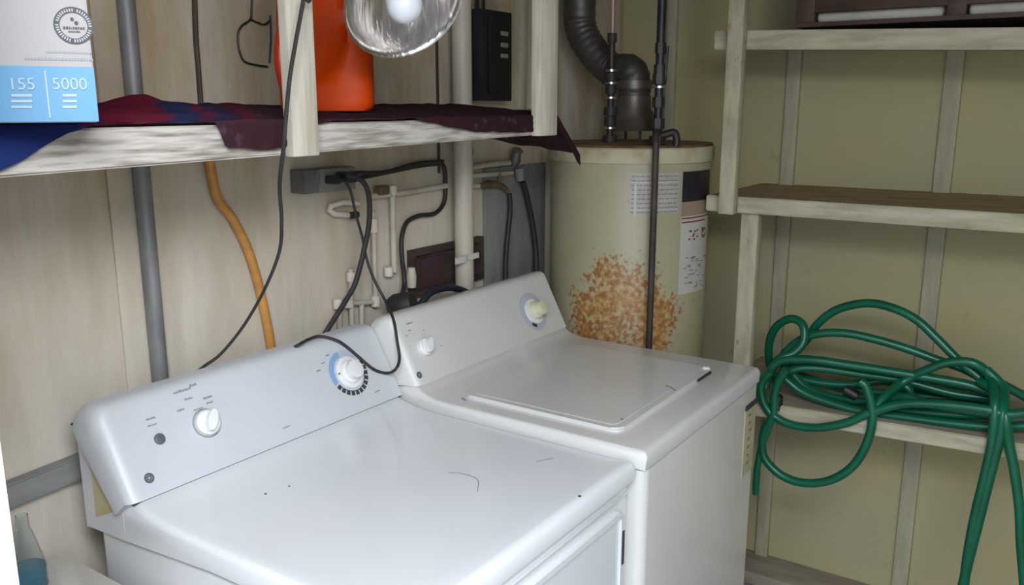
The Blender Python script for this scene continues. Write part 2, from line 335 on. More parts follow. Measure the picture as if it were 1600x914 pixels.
# corner batten, sill, ledge, studs on the back wall
struct('trim_6', B(WX-0.03, WY-0.03, FZ, WX, WY, CZ, bev=0.003), mat('corner_strip', (0.56, 0.42, 0.32), (0.46, 0.36, 0.28), 0.8))
struct('trim_7', B(2.80, -1.15, FZ, WX-0.0, 1.0, FZ+0.045, bev=0.003), M['lowplank'])
led = bmesh.new(); hexa(led, [(0.30, 1.525, 0.868), (0.86, 1.525, 0.898), (0.86, WY, 0.898), (0.30, WY, 0.868), (0.30, 1.525, 0.915), (0.86, 1.525, 0.945), (0.86, WY, 0.945), (0.30, WY, 0.915)], 0.003)
struct('trim_8', led, M['dustgrey'])
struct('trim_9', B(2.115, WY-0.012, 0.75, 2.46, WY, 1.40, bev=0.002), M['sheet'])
struct('trim_10', B(2.46, WY-0.035, FZ, 2.50, WY, CZ, bev=0.003), M['batten'])
struct('trim_11', B(2.285, WY-0.03, 1.575, 2.315, WY, CZ, bev=0.002), M['batten'])
struct('trim_12', B(2.345, WY-0.03, 1.575, 2.40, WY, CZ, bev=0.002), M['batten'])
struct('trim_13', B(0.915, WY-0.006, FZ, 0.975, WY, CZ, bev=0.002), M['wallA'])

# ================================================================ APPLIANCES
def rounded(t, r): return r*(1-math.sqrt(max(0.0, 1-(1-t)**2)))
def console(bm, x0, x1, prof, wz, wy, rr, n=6, left=True, right=True):
    """prof: list of (y,z); wz/wy: how much each point sinks / retreats at the rounded ends"""
    st = []
    for k in range(n+1): st.append((x0+rr*k/n, rounded(k/n, rr) if left else 0))
    for k in range(n, -1, -1): st.append((x1-rr*k/n, rounded(k/n, rr) if right else 0))
    rings = []
    for x, s in st:
        rings.append([bm.verts.new((x, y+wy[i]*s, z-wz[i]*s)) for i, (y, z) in enumerate(prof)])
    m = len(prof)
    for a, b in zip(rings, rings[1:]):
        for i in range(m): bm.faces.new((a[i], a[(i+1) % m], b[(i+1) % m], b[i]))
    bm.faces.new(rings[0][::-1]); bm.faces.new(rings[-1]); return bm
def face_frame(px, py, p0, slope):
    """point where the pixel's ray meets the sloped console face; frame with ux = +X, uy = up the face"""
    uy = Vector((0, slope[0], slope[1])).normalized(); ux = Vector((1, 0, 0)); nrm = ux.cross(uy)
    d = Fv + Rv*((px-800)/FPX) - Uv*((py-457)/FPX)
    t = (Vector(p0)-CAM).dot(nrm)/d.dot(nrm)
    return (CAM+d*t, ux, uy)
def knob(name, fr, r, h, m, parent, grip=True, label=None):
    o, ux, uy = fr; n = ux.cross(uy)
    bm = LA([(0, 0.0005), (r, 0.0005), (r, h*0.35), (r*0.86, h*0.5), (r*0.80, h*0.5), (0, h*0.5)], o, n, 32)
    if grip:
        a = (ux*0.55+uy*0.83).normalized(); b = n.cross(a)
        pts = [o+a*r*0.88*math.cos(q)+b*r*0.40*math.sin(q)*(1.0) + n*h*0.45 for q in [k*math.pi/10 for k in range(20)]]
        prism(bm, pts, n*h*0.6)
    else: lathe(bm, [(r*0.8, h*0.5), (r*0.76, h), (r*0.5, h*1.05), (0, h*1.05)], o, n, 32)
    k = obj(name, bm, m, parent)
    if label: k['label'] = label
    return k
def disc(fr, r0, r1, h, a0=0, a1=360, seg=40):
    o, ux, uy = fr; n = ux.cross(uy); bm = bmesh.new(); K = max(2, int(seg*abs(a1-a0)/360)); full = abs(a1-a0) >= 360
    rows = []
    for k in range(K+1):
        a = math.radians(a0+(a1-a0)*k/K); d = ux*math.cos(a)+uy*math.sin(a)
        rows.append([bm.verts.new(o+d*r0+n*0.0002), bm.verts.new(o+d*r1+n*0.0002), bm.verts.new(o+d*r1+n*h), bm.verts.new(o+d*r0+n*h)])
    for a, b in zip(rows, rows[1:]):
        for i in range(4): bm.faces.new((a[i], a[(i+1) % 4], b[(i+1) % 4], b[i]))
    if not full: bm.faces.new(rows[0]); bm.faces.new(rows[-1][::-1])
    bmesh.ops.remove_doubles(bm, verts=bm.verts, dist=1e-6)
    return bm
def join(*bms):
    out = bmesh.new()
    for b in bms:
        me = bpy.data.meshes.new('j'); b.to_mesh(me); out.from_mesh(me); bpy.data.meshes.remove(me); b.free()
    return out

# ---------- dryer (near)
DX0, DX1, DYF, DZ = 0.762, 1.446, 0.690, 0.904
dryer = thing('clothes_dryer', 'white clothes dryer nearest the camera, with a flat top and a blue-printed timer dial', 'dryer', (1.10, 1.05, FZ))
bm = B(DX0+0.004, DYF+0.012, FZ+0.02, DX1-0.002, 1.43, DZ-0.048, bev=0.012, seg=3); obj('cabinet', bm, M['enamel'], dryer)
# top panel with a raised rear that meets the console
yb = 1.452
prof = [(DYF, DZ-0.040), (DYF-0.002, DZ-0.012), (DYF+0.006, DZ-0.001), (DYF+0.020, DZ), (DYF+0.05, DZ-0.003), (1.10, DZ-0.003), (1.19, DZ-0.002), (1.24, DZ+0.001), (1.275, DZ+0.006), (1.300, DZ+0.014), (1.31, DZ+0.014), (yb, DZ-0.01), (yb, DZ-0.070), (1.34, DZ-0.064), (1.10, DZ-0.045)]
bm = bmesh.new(); rings = []
for x, s in ((DX0-0.002, 0.010), (DX0+0.004, 0.002), (DX0+0.012, 0), (DX0+0.03, 0), (DX1-0.03, 0), (DX1-0.012, 0), (DX1-0.004, 0.002), (DX1, 0.010)):
    inner = DX0+0.02 < x < DX1-0.02
    rings.append([bm.verts.new((x, y, z-(s if 1 <= i <= 10 else 0)-(0.0015 if inner and 4 <= i <= 7 else 0))) for i, (y, z) in enumerate(prof)])
for a, b in zip(rings, rings[1:]):
    for i in range(len(prof)): bm.faces.new((a[i], a[(i+1) % len(prof)], b[(i+1) % len(prof)], b[i]))
bm.faces.new(rings[0][::-1]); bm.faces.new(rings[-1]); obj('top_panel', bm, M['enamel'], dryer, smooth=50)
# console
sl = (0.087, 0.150)
cp = [(1.300, 0.9205), (1.383, 1.0605), (1.389, 1.069), (1.398, 1.0745), (1.41, 1.076), (1.442, 1.073), (1.452, 1.065), (1.445, 1.035), (1.343, 0.8935)]
bm = console(bmesh.new(), DX0-0.014, DX1+0.003, cp, [0, 1, 1, 1, 1, 1, 1, .6, 0], [.3, .5, .5, .4, .3, 0, 0, 0, 0], 0.036, right=False)
obj('top_seam', B(DX0+0.006, DYF+0.014, DZ-0.049, DX1-0.006, 1.43, DZ-0.040), M['seam'], dryer)['label'] = 'dark seam under the top panel'
con = obj('control_console', bm, M['plastic_w'], dryer, smooth=30)
bm = B(DX0-0.0022, 1.3025, 0.9165, DX1, 1.34, 0.9205); obj('console_gasket', bm, M['seam'], dryer)['label'] = 'thin dark seam under the console'
bm = prism(bmesh.new(), [Vector((DX0-0.0022, 1.405, 1.035)), Vector((DX0-0.0022, 1.462, 1.035)), Vector((DX0-0.0022, 1.462, 0.832)), Vector((DX0-0.0022, 1.338, 0.856)), Vector((DX0-0.0022, 1.338, 0.905))], (0.007, 0, 0))
obj('side_bracket', bm, M['enamel'], dryer)
bm = prism(bmesh.new(), [PX(x, y, 0, DX0-0.0030) for x, y in ((141, 722), (150, 808), (176, 800), (158, 748))], (0.001, 0, 0))
obj('tape_patch', bm, M['yellow'], dryer)['label'] = 'yellowed tape patch on the end of the console'
P0 = (1.0, 1.300, 0.9205)
fr = face_frame(323, 661, P0, sl)
obj('dial_ring', disc(fr, 0.0262, 0.0285, 0.0008), M['greyink'], con)
knob('start_knob', fr, 0.0245, 0.024, M['knob'], dryer)
bm = bmesh.new()
for (x, y, ln, hh) in ((285, 612, 0.030, 0.004), (302, 603, 0.012, 0.004), (295, 624, 0.014, 0.003), (325, 622, 0.016, 0.003), (328, 630, 0.012, 0.003), (283, 642, 0.012, 0.004), (310, 640, 0.016, 0.002)):
    smudge(bm, face_frame(x, y, P0, sl), -ln*.6, 0, ln*1.2, hh*1.35)
for (x, y, ln) in ((236, 655, 0.018), (238, 665, 0.018), (590, 612, 0.016), (448, 668, 0.018), (512, 556, 0.010), (505, 568, 0.010), (498, 580, 0.012)):
    smudge(bm, face_frame(x, y, P0, sl), -ln/2, 0, ln, 0.0030)
obj('printed_wording', bm, M['greyink'], con)
bb = LA([(0, 0), (0.0102, 0), (0.0102, 0.003), (0.0085, 0.004), (0, 0.004)], face_frame(249, 686, P0, sl)[0], Vector((0, -sl[1], sl[0])), 24); obj('signal_button', bb, M['greybtn'], dryer)['label'] = 'round dark grey button'
def maker_badge(fr, r, parent):
    bms = [disc(fr, r*0.72, r, 0.001)]
    o, ux, uy = fr
    for a in range(0, 360, 60):
        c = (o+ux*math.cos(math.radians(a))*r*0.5+uy*math.sin(math.radians(a))*r*0.5, ux, uy); bms.append(disc(c, r*0.12, r*0.3, 0.001, seg=10))
    k = obj('maker_badge', join(*bms), M['greybtn'], parent); k['label'] = 'small round dark monogram badge'
maker_badge(face_frame(233, 747, P0, sl), 0.0092, dryer)
# timer dial
fr = face_frame(545, 582, P0, sl)
bl = join(disc(fr, 0.041, 0.054, 0.0006, 100, 200)); obj('dial_blue_band', bl, M['blueink'], con)
obj('dial_pale_band', disc(fr, 0.043, 0.053, 0.0006, 45, 98), M['paleblue'], con)
bs = [disc(fr, 0.043, 0.054, 0.0006, a, a+11) for a in range(205, 372, 15)]
bs.append(disc(fr, 0.043, 0.0445, 0.0007, 205, 372)); obj('dial_dark_band', join(*bs), M['dkink'], con)
obj('dial_skirt', disc(fr, 0.0, 0.037, 0.003), M['knob'], con)
tk = knob('timer_knob', fr, 0.027, 0.028, M['knob'], dryer, grip=False)
obj('pointer', disc((fr[0]-fr[1]*0.031+fr[2]*0.004+Vector((0, -.86, .5))*0.004, fr[1], fr[2]), 0, 0.0022, 0.001, seg=10), M['dkink'], tk)
# front door with raised outline and hinge slot
def rect_ring(bm, x0, z0, x1, z1, y, wd, d, r=0.02):
    def loop(x0, z0, x1, z1, r):
        L_ = []
        for cx, cz, a0 in ((x1-r, z1-r, 0), (x0+r, z1-r, 90), (x0+r, z0+r, 180), (x1-r, z0+r, 270)):
            for k in range(5): a = math.radians(a0+k*22.5); L_.append((cx+r*math.cos(a), cz+r*math.sin(a)))
        return L_
    o_, i_ = loop(x0, z0, x1, z1, r), loop(x0+wd, z0+wd, x1-wd, z1-wd, max(r-wd, 0.004)); n = len(o_)
    V = [[bm.verts.new((x, yy, z)) for x, z in lp] for lp, yy in ((o_, y), (o_, y-d), (i_, y-d), (i_, y))]
    for a, b in zip(V, V[1:]):
        for k in range(n): bm.faces.new((a[k], a[(k+1) % n], b[(k+1) % n], b[k]))
    return V
bm = bmesh.new(); V = rect_ring(bm, 0.80, 0.20, 1.408, 0.815, DYF+0.013, 0.012, 0.012)
n = len(V[0]); bm.faces.new([v for v in V[3]][::-1]); bmesh.ops.recalc_face_normals(bm, faces=bm.faces)
box(bm, 0.815, DYF+0.006, 0.215, 1.393, DYF+0.014, 0.80)
door = obj('dryer_door', bm, M['enamel'], dryer)
obj('door_slot', B(1.3995, DYF-0.001, 0.70, 1.4065, DYF+0.006, 0.772), M['seam'], door)['label'] = 'dark vertical slot on the door edge'
obj('front_lip', B(DX0+0.015, DYF+0.006, 0.838, DX1-0.015, DYF+0.014, 0.843, bev=0.001), M['enamel'], dryer)
# marks on the top: a few chips
bm = bmesh.new()
fr = (PX(915, 773, 1, DYF), Vector((1, 0, 0)), Vector((0, 0, 1)))
disc1 = disc((Vector((fr[0].x, DYF+0.012, DZ-0.0003)), Vector((1, 0, 0)), Vector((0, 1, 0))), 0, 0.0032, 0.0012, seg=8)
d2 = disc((PX(415, 772, 2, DZ-0.0035), Vector((1, 0, 0)), Vector((0, 1, 0))), 0, 0.0022, 0.0012, seg=8)
d3 = disc((PX(452, 760, 2, DZ-0.0035), Vector((1, 0, 0)), Vector((0, 1, 0))), 0, 0.0018, 0.0012, seg=8)
bm = join(disc1, d2, d3); obj('chip_marks', bm, M['dkink'], dryer)['label'] = 'small dark chips in the white top'
bm = bmesh.new(); tube(bm, [PX(x, y, 2, DZ-0.0030) for x, y in ((700, 738), (722, 740), (746, 749), (746, 768))], 0.0007, seg=5, smooth=4)
tube(bm, [PX(x, y, 2, DZ-0.0030) for x, y in ((838, 722), (848, 719), (864, 716))], 0.0009, seg=5, smooth=4)
obj('scratch_marks', bm, M['greyink'], dryer)['label'] = 'faint scratches on the top'

# ---------- washer (far)
WX0, WX1, WYF, WZ = 1.458, 2.140, 0.674, 0.921
washer = thing('washing_machine', 'older white top-loading washing machine between the near dryer and the rusty water heater', 'washing machine', (1.80, 1.0, FZ))
# cabinet with large rounded front corners
def rbox(bm, x0, y0, x1, y1, z0, z1, r, seg=6):
    pl = []
    for cx, cy, a0, rr in ((x1-0.004, y1-0.004, 0, 0.004), (x0+0.004, y1-0.004, 90, 0.004), (x0+r, y0+r, 180, r), (x1-r, y0+r, 270, r)):
        for k in range(seg+1): a = math.radians(a0+90*k/seg); pl.append(Vector((cx+rr*math.cos(a), cy+rr*math.sin(a), z0)))
    return prism(bm, pl, (0, 0, z1-z0))
obj('cabinet', rbox(bmesh.new(), WX0, WYF, WX1, 1.36, FZ+0.03, WZ-0.043, 0.022), M['enamel_old'], washer)
prof = [(WYF, WZ-0.040), (WYF-0.002, WZ-0.010), (WYF+0.004, WZ-0.002), (WYF+0.014, WZ), (0.75, WZ), (1.17, WZ), (1.205, WZ+0.001), (1.232, WZ+0.006), (1.252, WZ+0.013), (1.262, WZ+0.022), (1.30, WZ+0.022), (1.40, WZ), (1.40, WZ-0.04)]
bm = bmesh.new(); rings = []
for x, s in ((WX0, 0.006), (WX0+0.003, 0.001), (WX0+0.009, 0), (WX1-0.009, 0), (WX1-0.003, 0.001), (WX1, 0.006)):
    rings.append([bm.verts.new((x, y, z-(s if 1 <= i <= 10 else 0))) for i, (y, z) in enumerate(prof)])
for a, b in zip(rings, rings[1:]):
    for i in range(len(prof)): bm.faces.new((a[i], a[(i+1) % len(prof)], b[(i+1) % len(prof)], b[i]))
bm.faces.new(rings[0][::-1]); bm.faces.new(rings[-1]); obj('top_panel', bm, M['enamel_old'], washer, smooth=50)
# lid: slightly raised with an outer groove
def slab_round(x0, y0, x1, y1, z0, z1, r, bev):
    pl = []
    for cx, cy, a0 in ((x1-r, y1-r, 0), (x0+r, y1-r, 90), (x0+r, y0+r, 180), (x1-r, y0+r, 270)):
        for k in range(7): a = math.radians(a0+15*k); pl.append(Vector((cx+r*math.cos(a), cy+r*math.sin(a), z0)))
    bm = prism(bmesh.new(), pl, (0, 0, z1-z0))
    top = [e for e in bm.edges if all(abs(v.co.z-z1) < 1e-6 for v in e.verts)]
    bmesh.ops.bevel(bm, geom=top, offset=bev, segments=2, affect='EDGES'); return bm
lid = obj('lid', slab_round(1.515, 0.762, 2.035, 1.172, WZ-0.001, WZ+0.009, 0.022, 0.004), M['enamel_old'], washer)
bm = slab_round(1.533, 0.780, 2.017, 1.155, WZ+0.0085, WZ+0.0098, 0.016, 0.001); obj('lid_inset', bm, M['enamel_old'], lid)
obj('lid_handle', B(1.93, 0.757, WZ+0.0006, 2.015, 0.7635, WZ+0.006, bev=0.001), M['seam'], lid)['label'] = 'dark finger gap at the front edge of the lid'
bm = LA([(0, 0), (0.010, 0), (0.012, 0.004), (0.008, 0.009), (0, 0.010)], (2.022, 0.775, WZ+0.004), (0, 0, 1), 16); obj('lid_bumper', bm, M['knob'], lid)['label'] = 'white corner bumper'
bm = bmesh.new()
tube(bm, [PX(x, y, 2, WZ+0.010) for x, y in ((1040, 603), (1048, 606), (1056, 611))], 0.0025, seg=6, smooth=4)
tube(bm, [PX(x, y, 2, WZ+0.001) for x, y in ((722, 622), (728, 626))], 0.0022, seg=6, smooth=0)
bm = join(bm, disc((PX(972, 655, 2, WZ+0.0098), Vector((1, 0, 0)), Vector((0, 1, 0))), 0, 0.004, 0.0008, seg=10))
obj('chip_marks', bm, M['greyink'], washer)['label'] = 'grey chips in the lid enamel'
sw = (0.079, 0.152)
cp = [(1.262, 0.9425), (1.338, 1.087), (1.343, 1.095), (1.352, 1.100), (1.364, 1.1), (1.392, 1.094), (1.402, 1.085), (1.408, 0.93), (1.39, 0.925)]
bm = console(bmesh.new(), WX0-0.004, WX1+0.002, cp, [0, 1, 1, 1, 1, 1, 1, 0, 0], [1.4, 1.4, 1.2, .8, .5, 0, 0, 0, 0], 0.028, right=False)
wcon = obj('control_console', bm, M['plastic_o'], washer, smooth=30)
P1 = (1.8, 1.262, 0.9425)
knob('water_level_knob', face_frame(662, 543, P1, sw), 0.0215, 0.026, M['knob'], washer)
maker_badge(face_frame(655, 586, P1, sw), 0.0082, washer)
bm = bmesh.new()
for (x, y, ln, hh) in ((640, 506, 0.022, 0.004), (640, 517, 0.010, 0.003), (662, 517, 0.006, 0.003), (636, 525, 0.010, 0.002), (690, 540, 0.010, 0.002)):
    smudge(bm, face_frame(x, y, P1, sw), -ln/2, 0, ln, hh)
obj('printed_wording', bm, M['greyink'], wcon)
fr = face_frame(833, 487, P1, sw)
obj('dial_plate', disc(fr, 0, 0.058, 0.0006), mat('dial_grey_print', (0.52, 0.52, 0.55), None, 0.5), wcon)
obj('dial_blue_band', disc(fr, 0.038, 0.055, 0.0012, 100, 240), M['paleblue'], wcon)
obj('dial_dark_band', disc(fr, 0.037, 0.047, 0.0014, 228, 258), M['dkink'], wcon)
obj('dial_skirt', disc(fr, 0, 0.037, 0.006), M['knob'], wcon)
k = knob('timer_knob', (fr[0]+Vector((0, -0.86, 0.5))*0.006, fr[1], fr[2]), 0.026, 0.036, M['knob_y'], washer, grip=False); k['label'] = 'yellowed push-pull timer knob'
# sticker on the washer front
bm = bmesh.new(); box(bm, 2.045, WYF-0.0012, 0.645, 2.125, WYF+0.001, 0.830)
stk = obj('energy_sticker', bm, M['ysticker'], washer); stk['label'] = 'yellowed paper sticker on the front'
bm = bmesh.new()
box(bm, 2.043, WYF-0.004, 0.828, 2.127, WYF+0.001, 0.840)
obj('sticker_edge', bm, M['seam'], stk)
bm = bmesh.new()
for i in range(7):
    fr = (Vector((2.082+random.uniform(-.006, .006), WYF-0.0013, 0.805-i*0.022)), Vector((1, 0, 0)), Vector((0, 0, 1))); smudge(bm, fr, -0.007, 0, 0.016, 0.007)
obj('sticker_print', bm, mat('faded_red_print', (0.25, 0.14, 0.08), None, 0.6), stk)
obj('kick_panel', B(WX0+0.02, WYF+0.004, FZ+0.005, WX1-0.02, 1.3, FZ+0.035), M['enamel_old'], washer)

# ================================================================ WATER HEATER
TC = Vector((2.47, 1.23, 0)); TR = 0.25; TZ = 1.468
heater = thing('water_heater', 'tall cream cylindrical water heater with a rust-blotched lower front in the corner', 'water heater', (TC.x, TC.y, 0))
LT = heater
bm = LA([(0, FZ), (TR-0.006, FZ), (TR, FZ+0.01), (TR, TZ-0.035), (TR-0.003, TZ-0.03), (0, TZ-0.03)], TC, seg=96); obj('tank', bm, M['tankr'], heater)
bm = LA([(TR+0.0005, TZ-0.045), (TR+0.006, TZ-0.045), (TR+0.008, TZ-0.04), (TR+0.008, TZ-0.004), (TR+0.004, TZ), (TR-0.02, TZ-0.002), (TR-0.02, TZ-0.012), (TR+0.0005, TZ-0.012)], TC, seg=96); obj('top_cap', bm, M['tancap'], heater)
bm = LA([(0, TZ-0.012), (TR-0.012, TZ-0.012), (TR-0.002, TZ+0.002), (TR+0.004, TZ+0.006), (TR-0.03, TZ+0.006), (0, TZ+0.012)], TC, seg=96); obj('rusted_lid', bm, M['rust'], heater)['label'] = 'brown rusted top of the tank'
# labels wrapped round the tank
def on_tank(px, py, r=TR):
    d = Fv + Rv*((px-800)/FPX) - Uv*((py-457)/FPX)
    a = d.x*d.x+d.y*d.y; o = Vector((CAM.x-TC.x, CAM.y-TC.y)); b = 2*(d.x*o.x+d.y*o.y); c = o.length_squared-r*r
    t = (-b-math.sqrt(max(0, b*b-4*a*c)))/(2*a); p = CAM+d*t
    return math.atan2(p.y-TC.y, p.x-TC.x) % (2*math.pi), p.z
def wrap(bm, a0, a1, z0, z1, r0=TR+0.0004, r1=TR+0.0012, n=10):
    rows = []
    for k in range(n+1):
        a = a0+(a1-a0)*k/n; c, s = math.cos(a), math.sin(a)
        rows.append([bm.verts.new((TC.x+c*r, TC.y+s*r, z)) for r, z in ((r0, z0), (r1, z0), (r1, z1), (r0, z1))])
    for p, q in zip(rows, rows[1:]):
        for i in range(4): bm.faces.new((p[i], p[(i+1) % 4], q[(i+1) % 4], q[i]))
    bm.faces.new(rows[0][::-1]); bm.faces.new(rows[-1]); return bm
a0, zt = on_tank(985, 271); a1, _ = on_tank(1062, 271); _, zb = on_tank(1000, 335)
rl = obj('rating_label', wrap(bmesh.new(), a0, a1, zb, zt), M['label'], heater); rl['label'] = 'grey printed rating label'
bm = bmesh.new()
for k in range(9):
    z = zt-0.008-(zt-zb-0.014)*k/8
    a = a0+0.02
    while a < a1-0.02:
        l = random.uniform(0.015, 0.06); wrap(bm, a, min(a+l, a1-0.015), z-0.0022, z+0.0015, TR+0.0013, TR+0.0017, 2); a += l+0.012
obj('rating_print', bm, mat('label_print', (0.24, 0.24, 0.22), None, 0.6), rl)
bm = bmesh.new(); wrap(bm, a0+0.05, a0+0.075, zb-0.006, zt-0.03, TR+0.0014, TR+0.002, 2); wrap(bm, a0+0.01, a1-0.01, zt-0.027, zt-0.024, TR+0.0014, TR+0.002, 6); wrap(bm, a0+0.01, a1-0.01, zb+0.012, zb+0.015, TR+0.0014, TR+0.002, 6)
obj('rating_rules', bm, M['label_w'], rl)
a0, zt = on_tank(1064, 345); a1, _ = on_tank(1104, 345); _, zb = on_tank(1075, 458); _, zk0 = on_tank(1075, 268); _, zk1 = on_tank(1075, 315)
wl = obj('warning_label', wrap(bmesh.new(), a0, a1, zb, zt+0.012), M['label_w'], heater); wl['label'] = 'white safety sheet with a red heading and pictograms'
wrapb = wrap(bmesh.new(), a0, a1, zk1, zk0, TR+0.0004, TR+0.003); obj('black_label', wrapb, M['black'], heater)['label'] = 'black square label above the safety sheet'
obj('tan_label', wrap(bmesh.new(), a0, a1, zt+0.012, zk1), mat('tan_label', (0.36, 0.26, 0.19), (0.30, 0.2, 0.15), 0.6), heater)['label'] = 'tan label strip under the black one'
bm = bmesh.new(); wrap(bm, a0+0.005, a1-0.01, zt+0.004, zt+0.008, TR+0.0013, TR+0.002); wrap(bm, a0+0.01, a1-0.1, zt-0.008, zt-0.004, TR+0.0013, TR+0.002)
for k in range(26):
    a = random.choice((0.12, 0.16, 0.40))+random.uniform(0, 0.13)+a0; z = zt-0.045+random.uniform(-0.02, 0.012); wrap(bm, a, a+0.03, z, z+0.006, TR+0.0013, TR+0.0018, 2)
obj('red_print', bm, M['label_r'], wl)
bm = bmesh.new()
for k in range(34):
    a = a0+0.05+random.uniform(0, (a1-a0)-0.12); z = zb+0.006+random.uniform(0, 0.105); wrap(bm, a, a+random.uniform(0.03, 0.09), z, z+0.003, TR+0.0013, TR+0.0018, 2)
obj('small_print', bm, mat('sheet_print', (0.22, 0.22, 0.21), None, 0.6), wl)
# draft hood and flue
HO = Vector((TC.x+0.01, TC.y, TZ+0.008))
bm = bmesh.new()
for k in range(4):
    a = math.radians(45+90*k); p = HO+Vector((math.cos(a)*0.07, math.sin(a)*0.07, 0)); tube(bm, [p, p+Vector((0, 0, 0.045))], 0.005, seg=6, smooth=0)
lathe(bm, [(0.086, 0.035), (0.088, 0.04), (0.075, 0.065), (0.056, 0.10), (0.053, 0.14), (0.049, 0.14), (0.052, 0.10), (0.07, 0.065), (0.083, 0.035)], HO, seg=40)
hd = obj('draft_hood', bm, M['hood'], heater)
flue = [Vector((HO.x, HO.y, 1.60)), Vector((HO.x, HO.y, 1.65)), Vector((HO.x, HO.y+0.015, 1.69)), PX(955, 108, 0, 2.50), PX(925, 78, 0, 2.50), PX(908, 45, 0, 2.50), PX(906, 5, 0, 2.50)]
top = flue[-1]; flue.append(Vector((top.x, top.y, 2.1))); flue.append(Vector((top.x, top.y, CZ-0.002)))
C_ = catmull(flue, 10); rr = [0.050+(0.0022 if (i % 3 == 0) else 0) for i in range(len(C_))]
bm = bmesh.new(); tube(bm, C_, rr, seg=28, smooth=0)
fl = obj('flue_pipe', bm, M['duct'], heater); fl['label'] = 'dark bent metal flue'
for pnt, nm in ((flue[1], 'flue_collar'),):
    obj(nm, LA([(0.052, -0.012), (0.056, -0.012), (0.056, 0.012), (0.052, 0.012)], pnt), M['hood'], fl)
# cold water pipe with valve, left
def vpipe(px_, py_, X): return PX(px_, py_, 0, X)
p = PX(953, 205, 0, 2.38); base = Vector((p.x, p.y, TZ+0.004))
bm = T([base, base+Vector((0, 0, 0.30))], 0.010, seg=14, smooth=0); wp = obj('water_pipe', bm, M['dkpipe'], heater); wp['label'] = 'dark cold-water riser on the left of the flue'
for z, r in ((0.0, 0.022), (0.055, 0.018), (0.085, 0.02), (0.15, 0.017), (0.185, 0.019), (0.30, 0.014)): obj('pipe_coupling', LA([(0, z), (r, z), (r*1.02, z+0.012), (r, z+0.026), (0, z+0.026)], base, seg=12), M['rubber'], wp)
for z in (0.045, 0.135, 0.178, 0.215): obj('pipe_band', LA([(0, z), (0.0175, z), (0.0175, z+0.006), (0, z+0.006)], base, seg=16), M['steel'], wp)['label'] = 'bright metal band'
bm = T([base+Vector((0, 0, 0.30)), base+Vector((0, 0, 0.62)), Vector((base.x, base.y, CZ-0.002))], 0.007, seg=10, smooth=0); obj('riser_tube', bm, mat('copper_tube', (0.46, 0.30, 0.20), (0.36, 0.24, 0.17), 0.5, 0.3), wp)
# hot water pipe with valve, right, and the long drop pipe in front of the tank
p = PX(1028, 190, 0, 2.33); base = Vector((p.x, p.y, TZ+0.003))
bm = T([base, Vector((base.x, base.y, CZ-0.002))], [0.0125, 0.0125], seg=14, smooth=0)
hp = obj('gas_pipe', bm, mat('blue_black_pipe', (0.02, 0.021, 0.032), (0.035, 0.034, 0.04), 0.45, 0.3), heater)
for z, r in ((0.0, 0.026), (0.05, 0.021), (0.11, 0.019), (0.175, 0.021), (0.20, 0.018), (0.26, 0.016)): obj('pipe_fitting', LA([(0, z), (r, z), (r*1.03, z+0.014), (r, z+0.03), (0, z+0.03)], base, seg=8), M['dkpipe'], hp)
bm = bmesh.new()
tube(bm, [base+Vector((0.0, -0.01, 0.03)), base+Vector((0.012, -0.045, 0.04)), base+Vector((0.012, -0.055, 0.02)), base+Vector((0.01, -0.055, 0.0))], 0.011, seg=12)
obj('relief_elbow', bm, M['dkpipe'], hp)
obj('valve_lever', T([base+Vector((0.0, -0.018, 0.19)), base+Vector((0.0, -0.022, 0.28))], 0.0045, seg=8, smooth=0), M['dkpipe'], hp)
bm = LA([(0, 0.165), (0.022, 0.165), (0.022, 0.171), (0, 0.171)], base, seg=12); obj('pipe_band', bm, M['steel'], hp)
# discharge pipe
q = PX(1022, 232, 0, 2.262)
bm = T([base+Vector((0, 0, 0.035)), Vector((q.x+0.01, q.y, TZ+0.045)), Vector((q.x-0.016, q.y-0.012, TZ+0.02)), Vector((q.x-0.018, q.y-0.014, TZ-0.05)), Vector((q.x-0.018, q.y-0.014, 0.9)), Vector((q.x-0.018, q.y-0.014, 0.10))], 0.0095, seg=14, smooth=5)
obj('discharge_pipe', bm, M['rustpipe'], heater)['label'] = 'thin brown drop pipe down the front of the tank'

# ================================================================ LEFT (BACK WALL) SHELF
def back_shelf():
    t = thing('wall_shelf', 'weathered white shelf plank on the back wall above the dryer and washer', 'shelf', (1.0, 1.30, 1.50))
    bm = bmesh.new(); hexa(bm, [(0.302, 1.125, 1.520), (1.80, 1.125, 1.530), (1.80, WY, 1.530), (0.302, WY, 1.520), (0.302, 1.125, 1.553), (1.80, 1.125, 1.556), (1.80, WY, 1.556), (0.302, WY, 1.553)])
    obj('shelf_board', bm, M['wwood'], t)
    bm = bmesh.new(); hexa(bm, [(0.302, 1.10, 1.500), (1.80, 1.10, 1.522), (1.80, 1.125, 1.522), (0.302, 1.125, 1.500), (0.302, 1.10, 1.560), (1.80, 1.10, 1.560), (1.80, 1.125, 1.560), (0.302, 1.125, 1.560)], 0.003)
    obj('front_board', bm, M['wwood'], t)
back_shelf()
def post(name, label, group, x0, y0, x1, y1, z0, z1, m, **k):
    o = obj(name, B(x0, y0, z0, x1, y1, z1, bev=0.003), m); tag(o, label, 'post', group); return o
post('shelf_hanger', 'white board hanging in front of the orange jug, with a black cord over it', None, 0.958, 1.076, 1.014, 1.098, 1.507, CZ, M['wpost'])
post('shelf_hanger', 'cream board at the right end of the cloth-covered shelf, beside the flue', None, 1.690, 1.072, 1.765, 1.098, 1.519, CZ, M['wpost'])

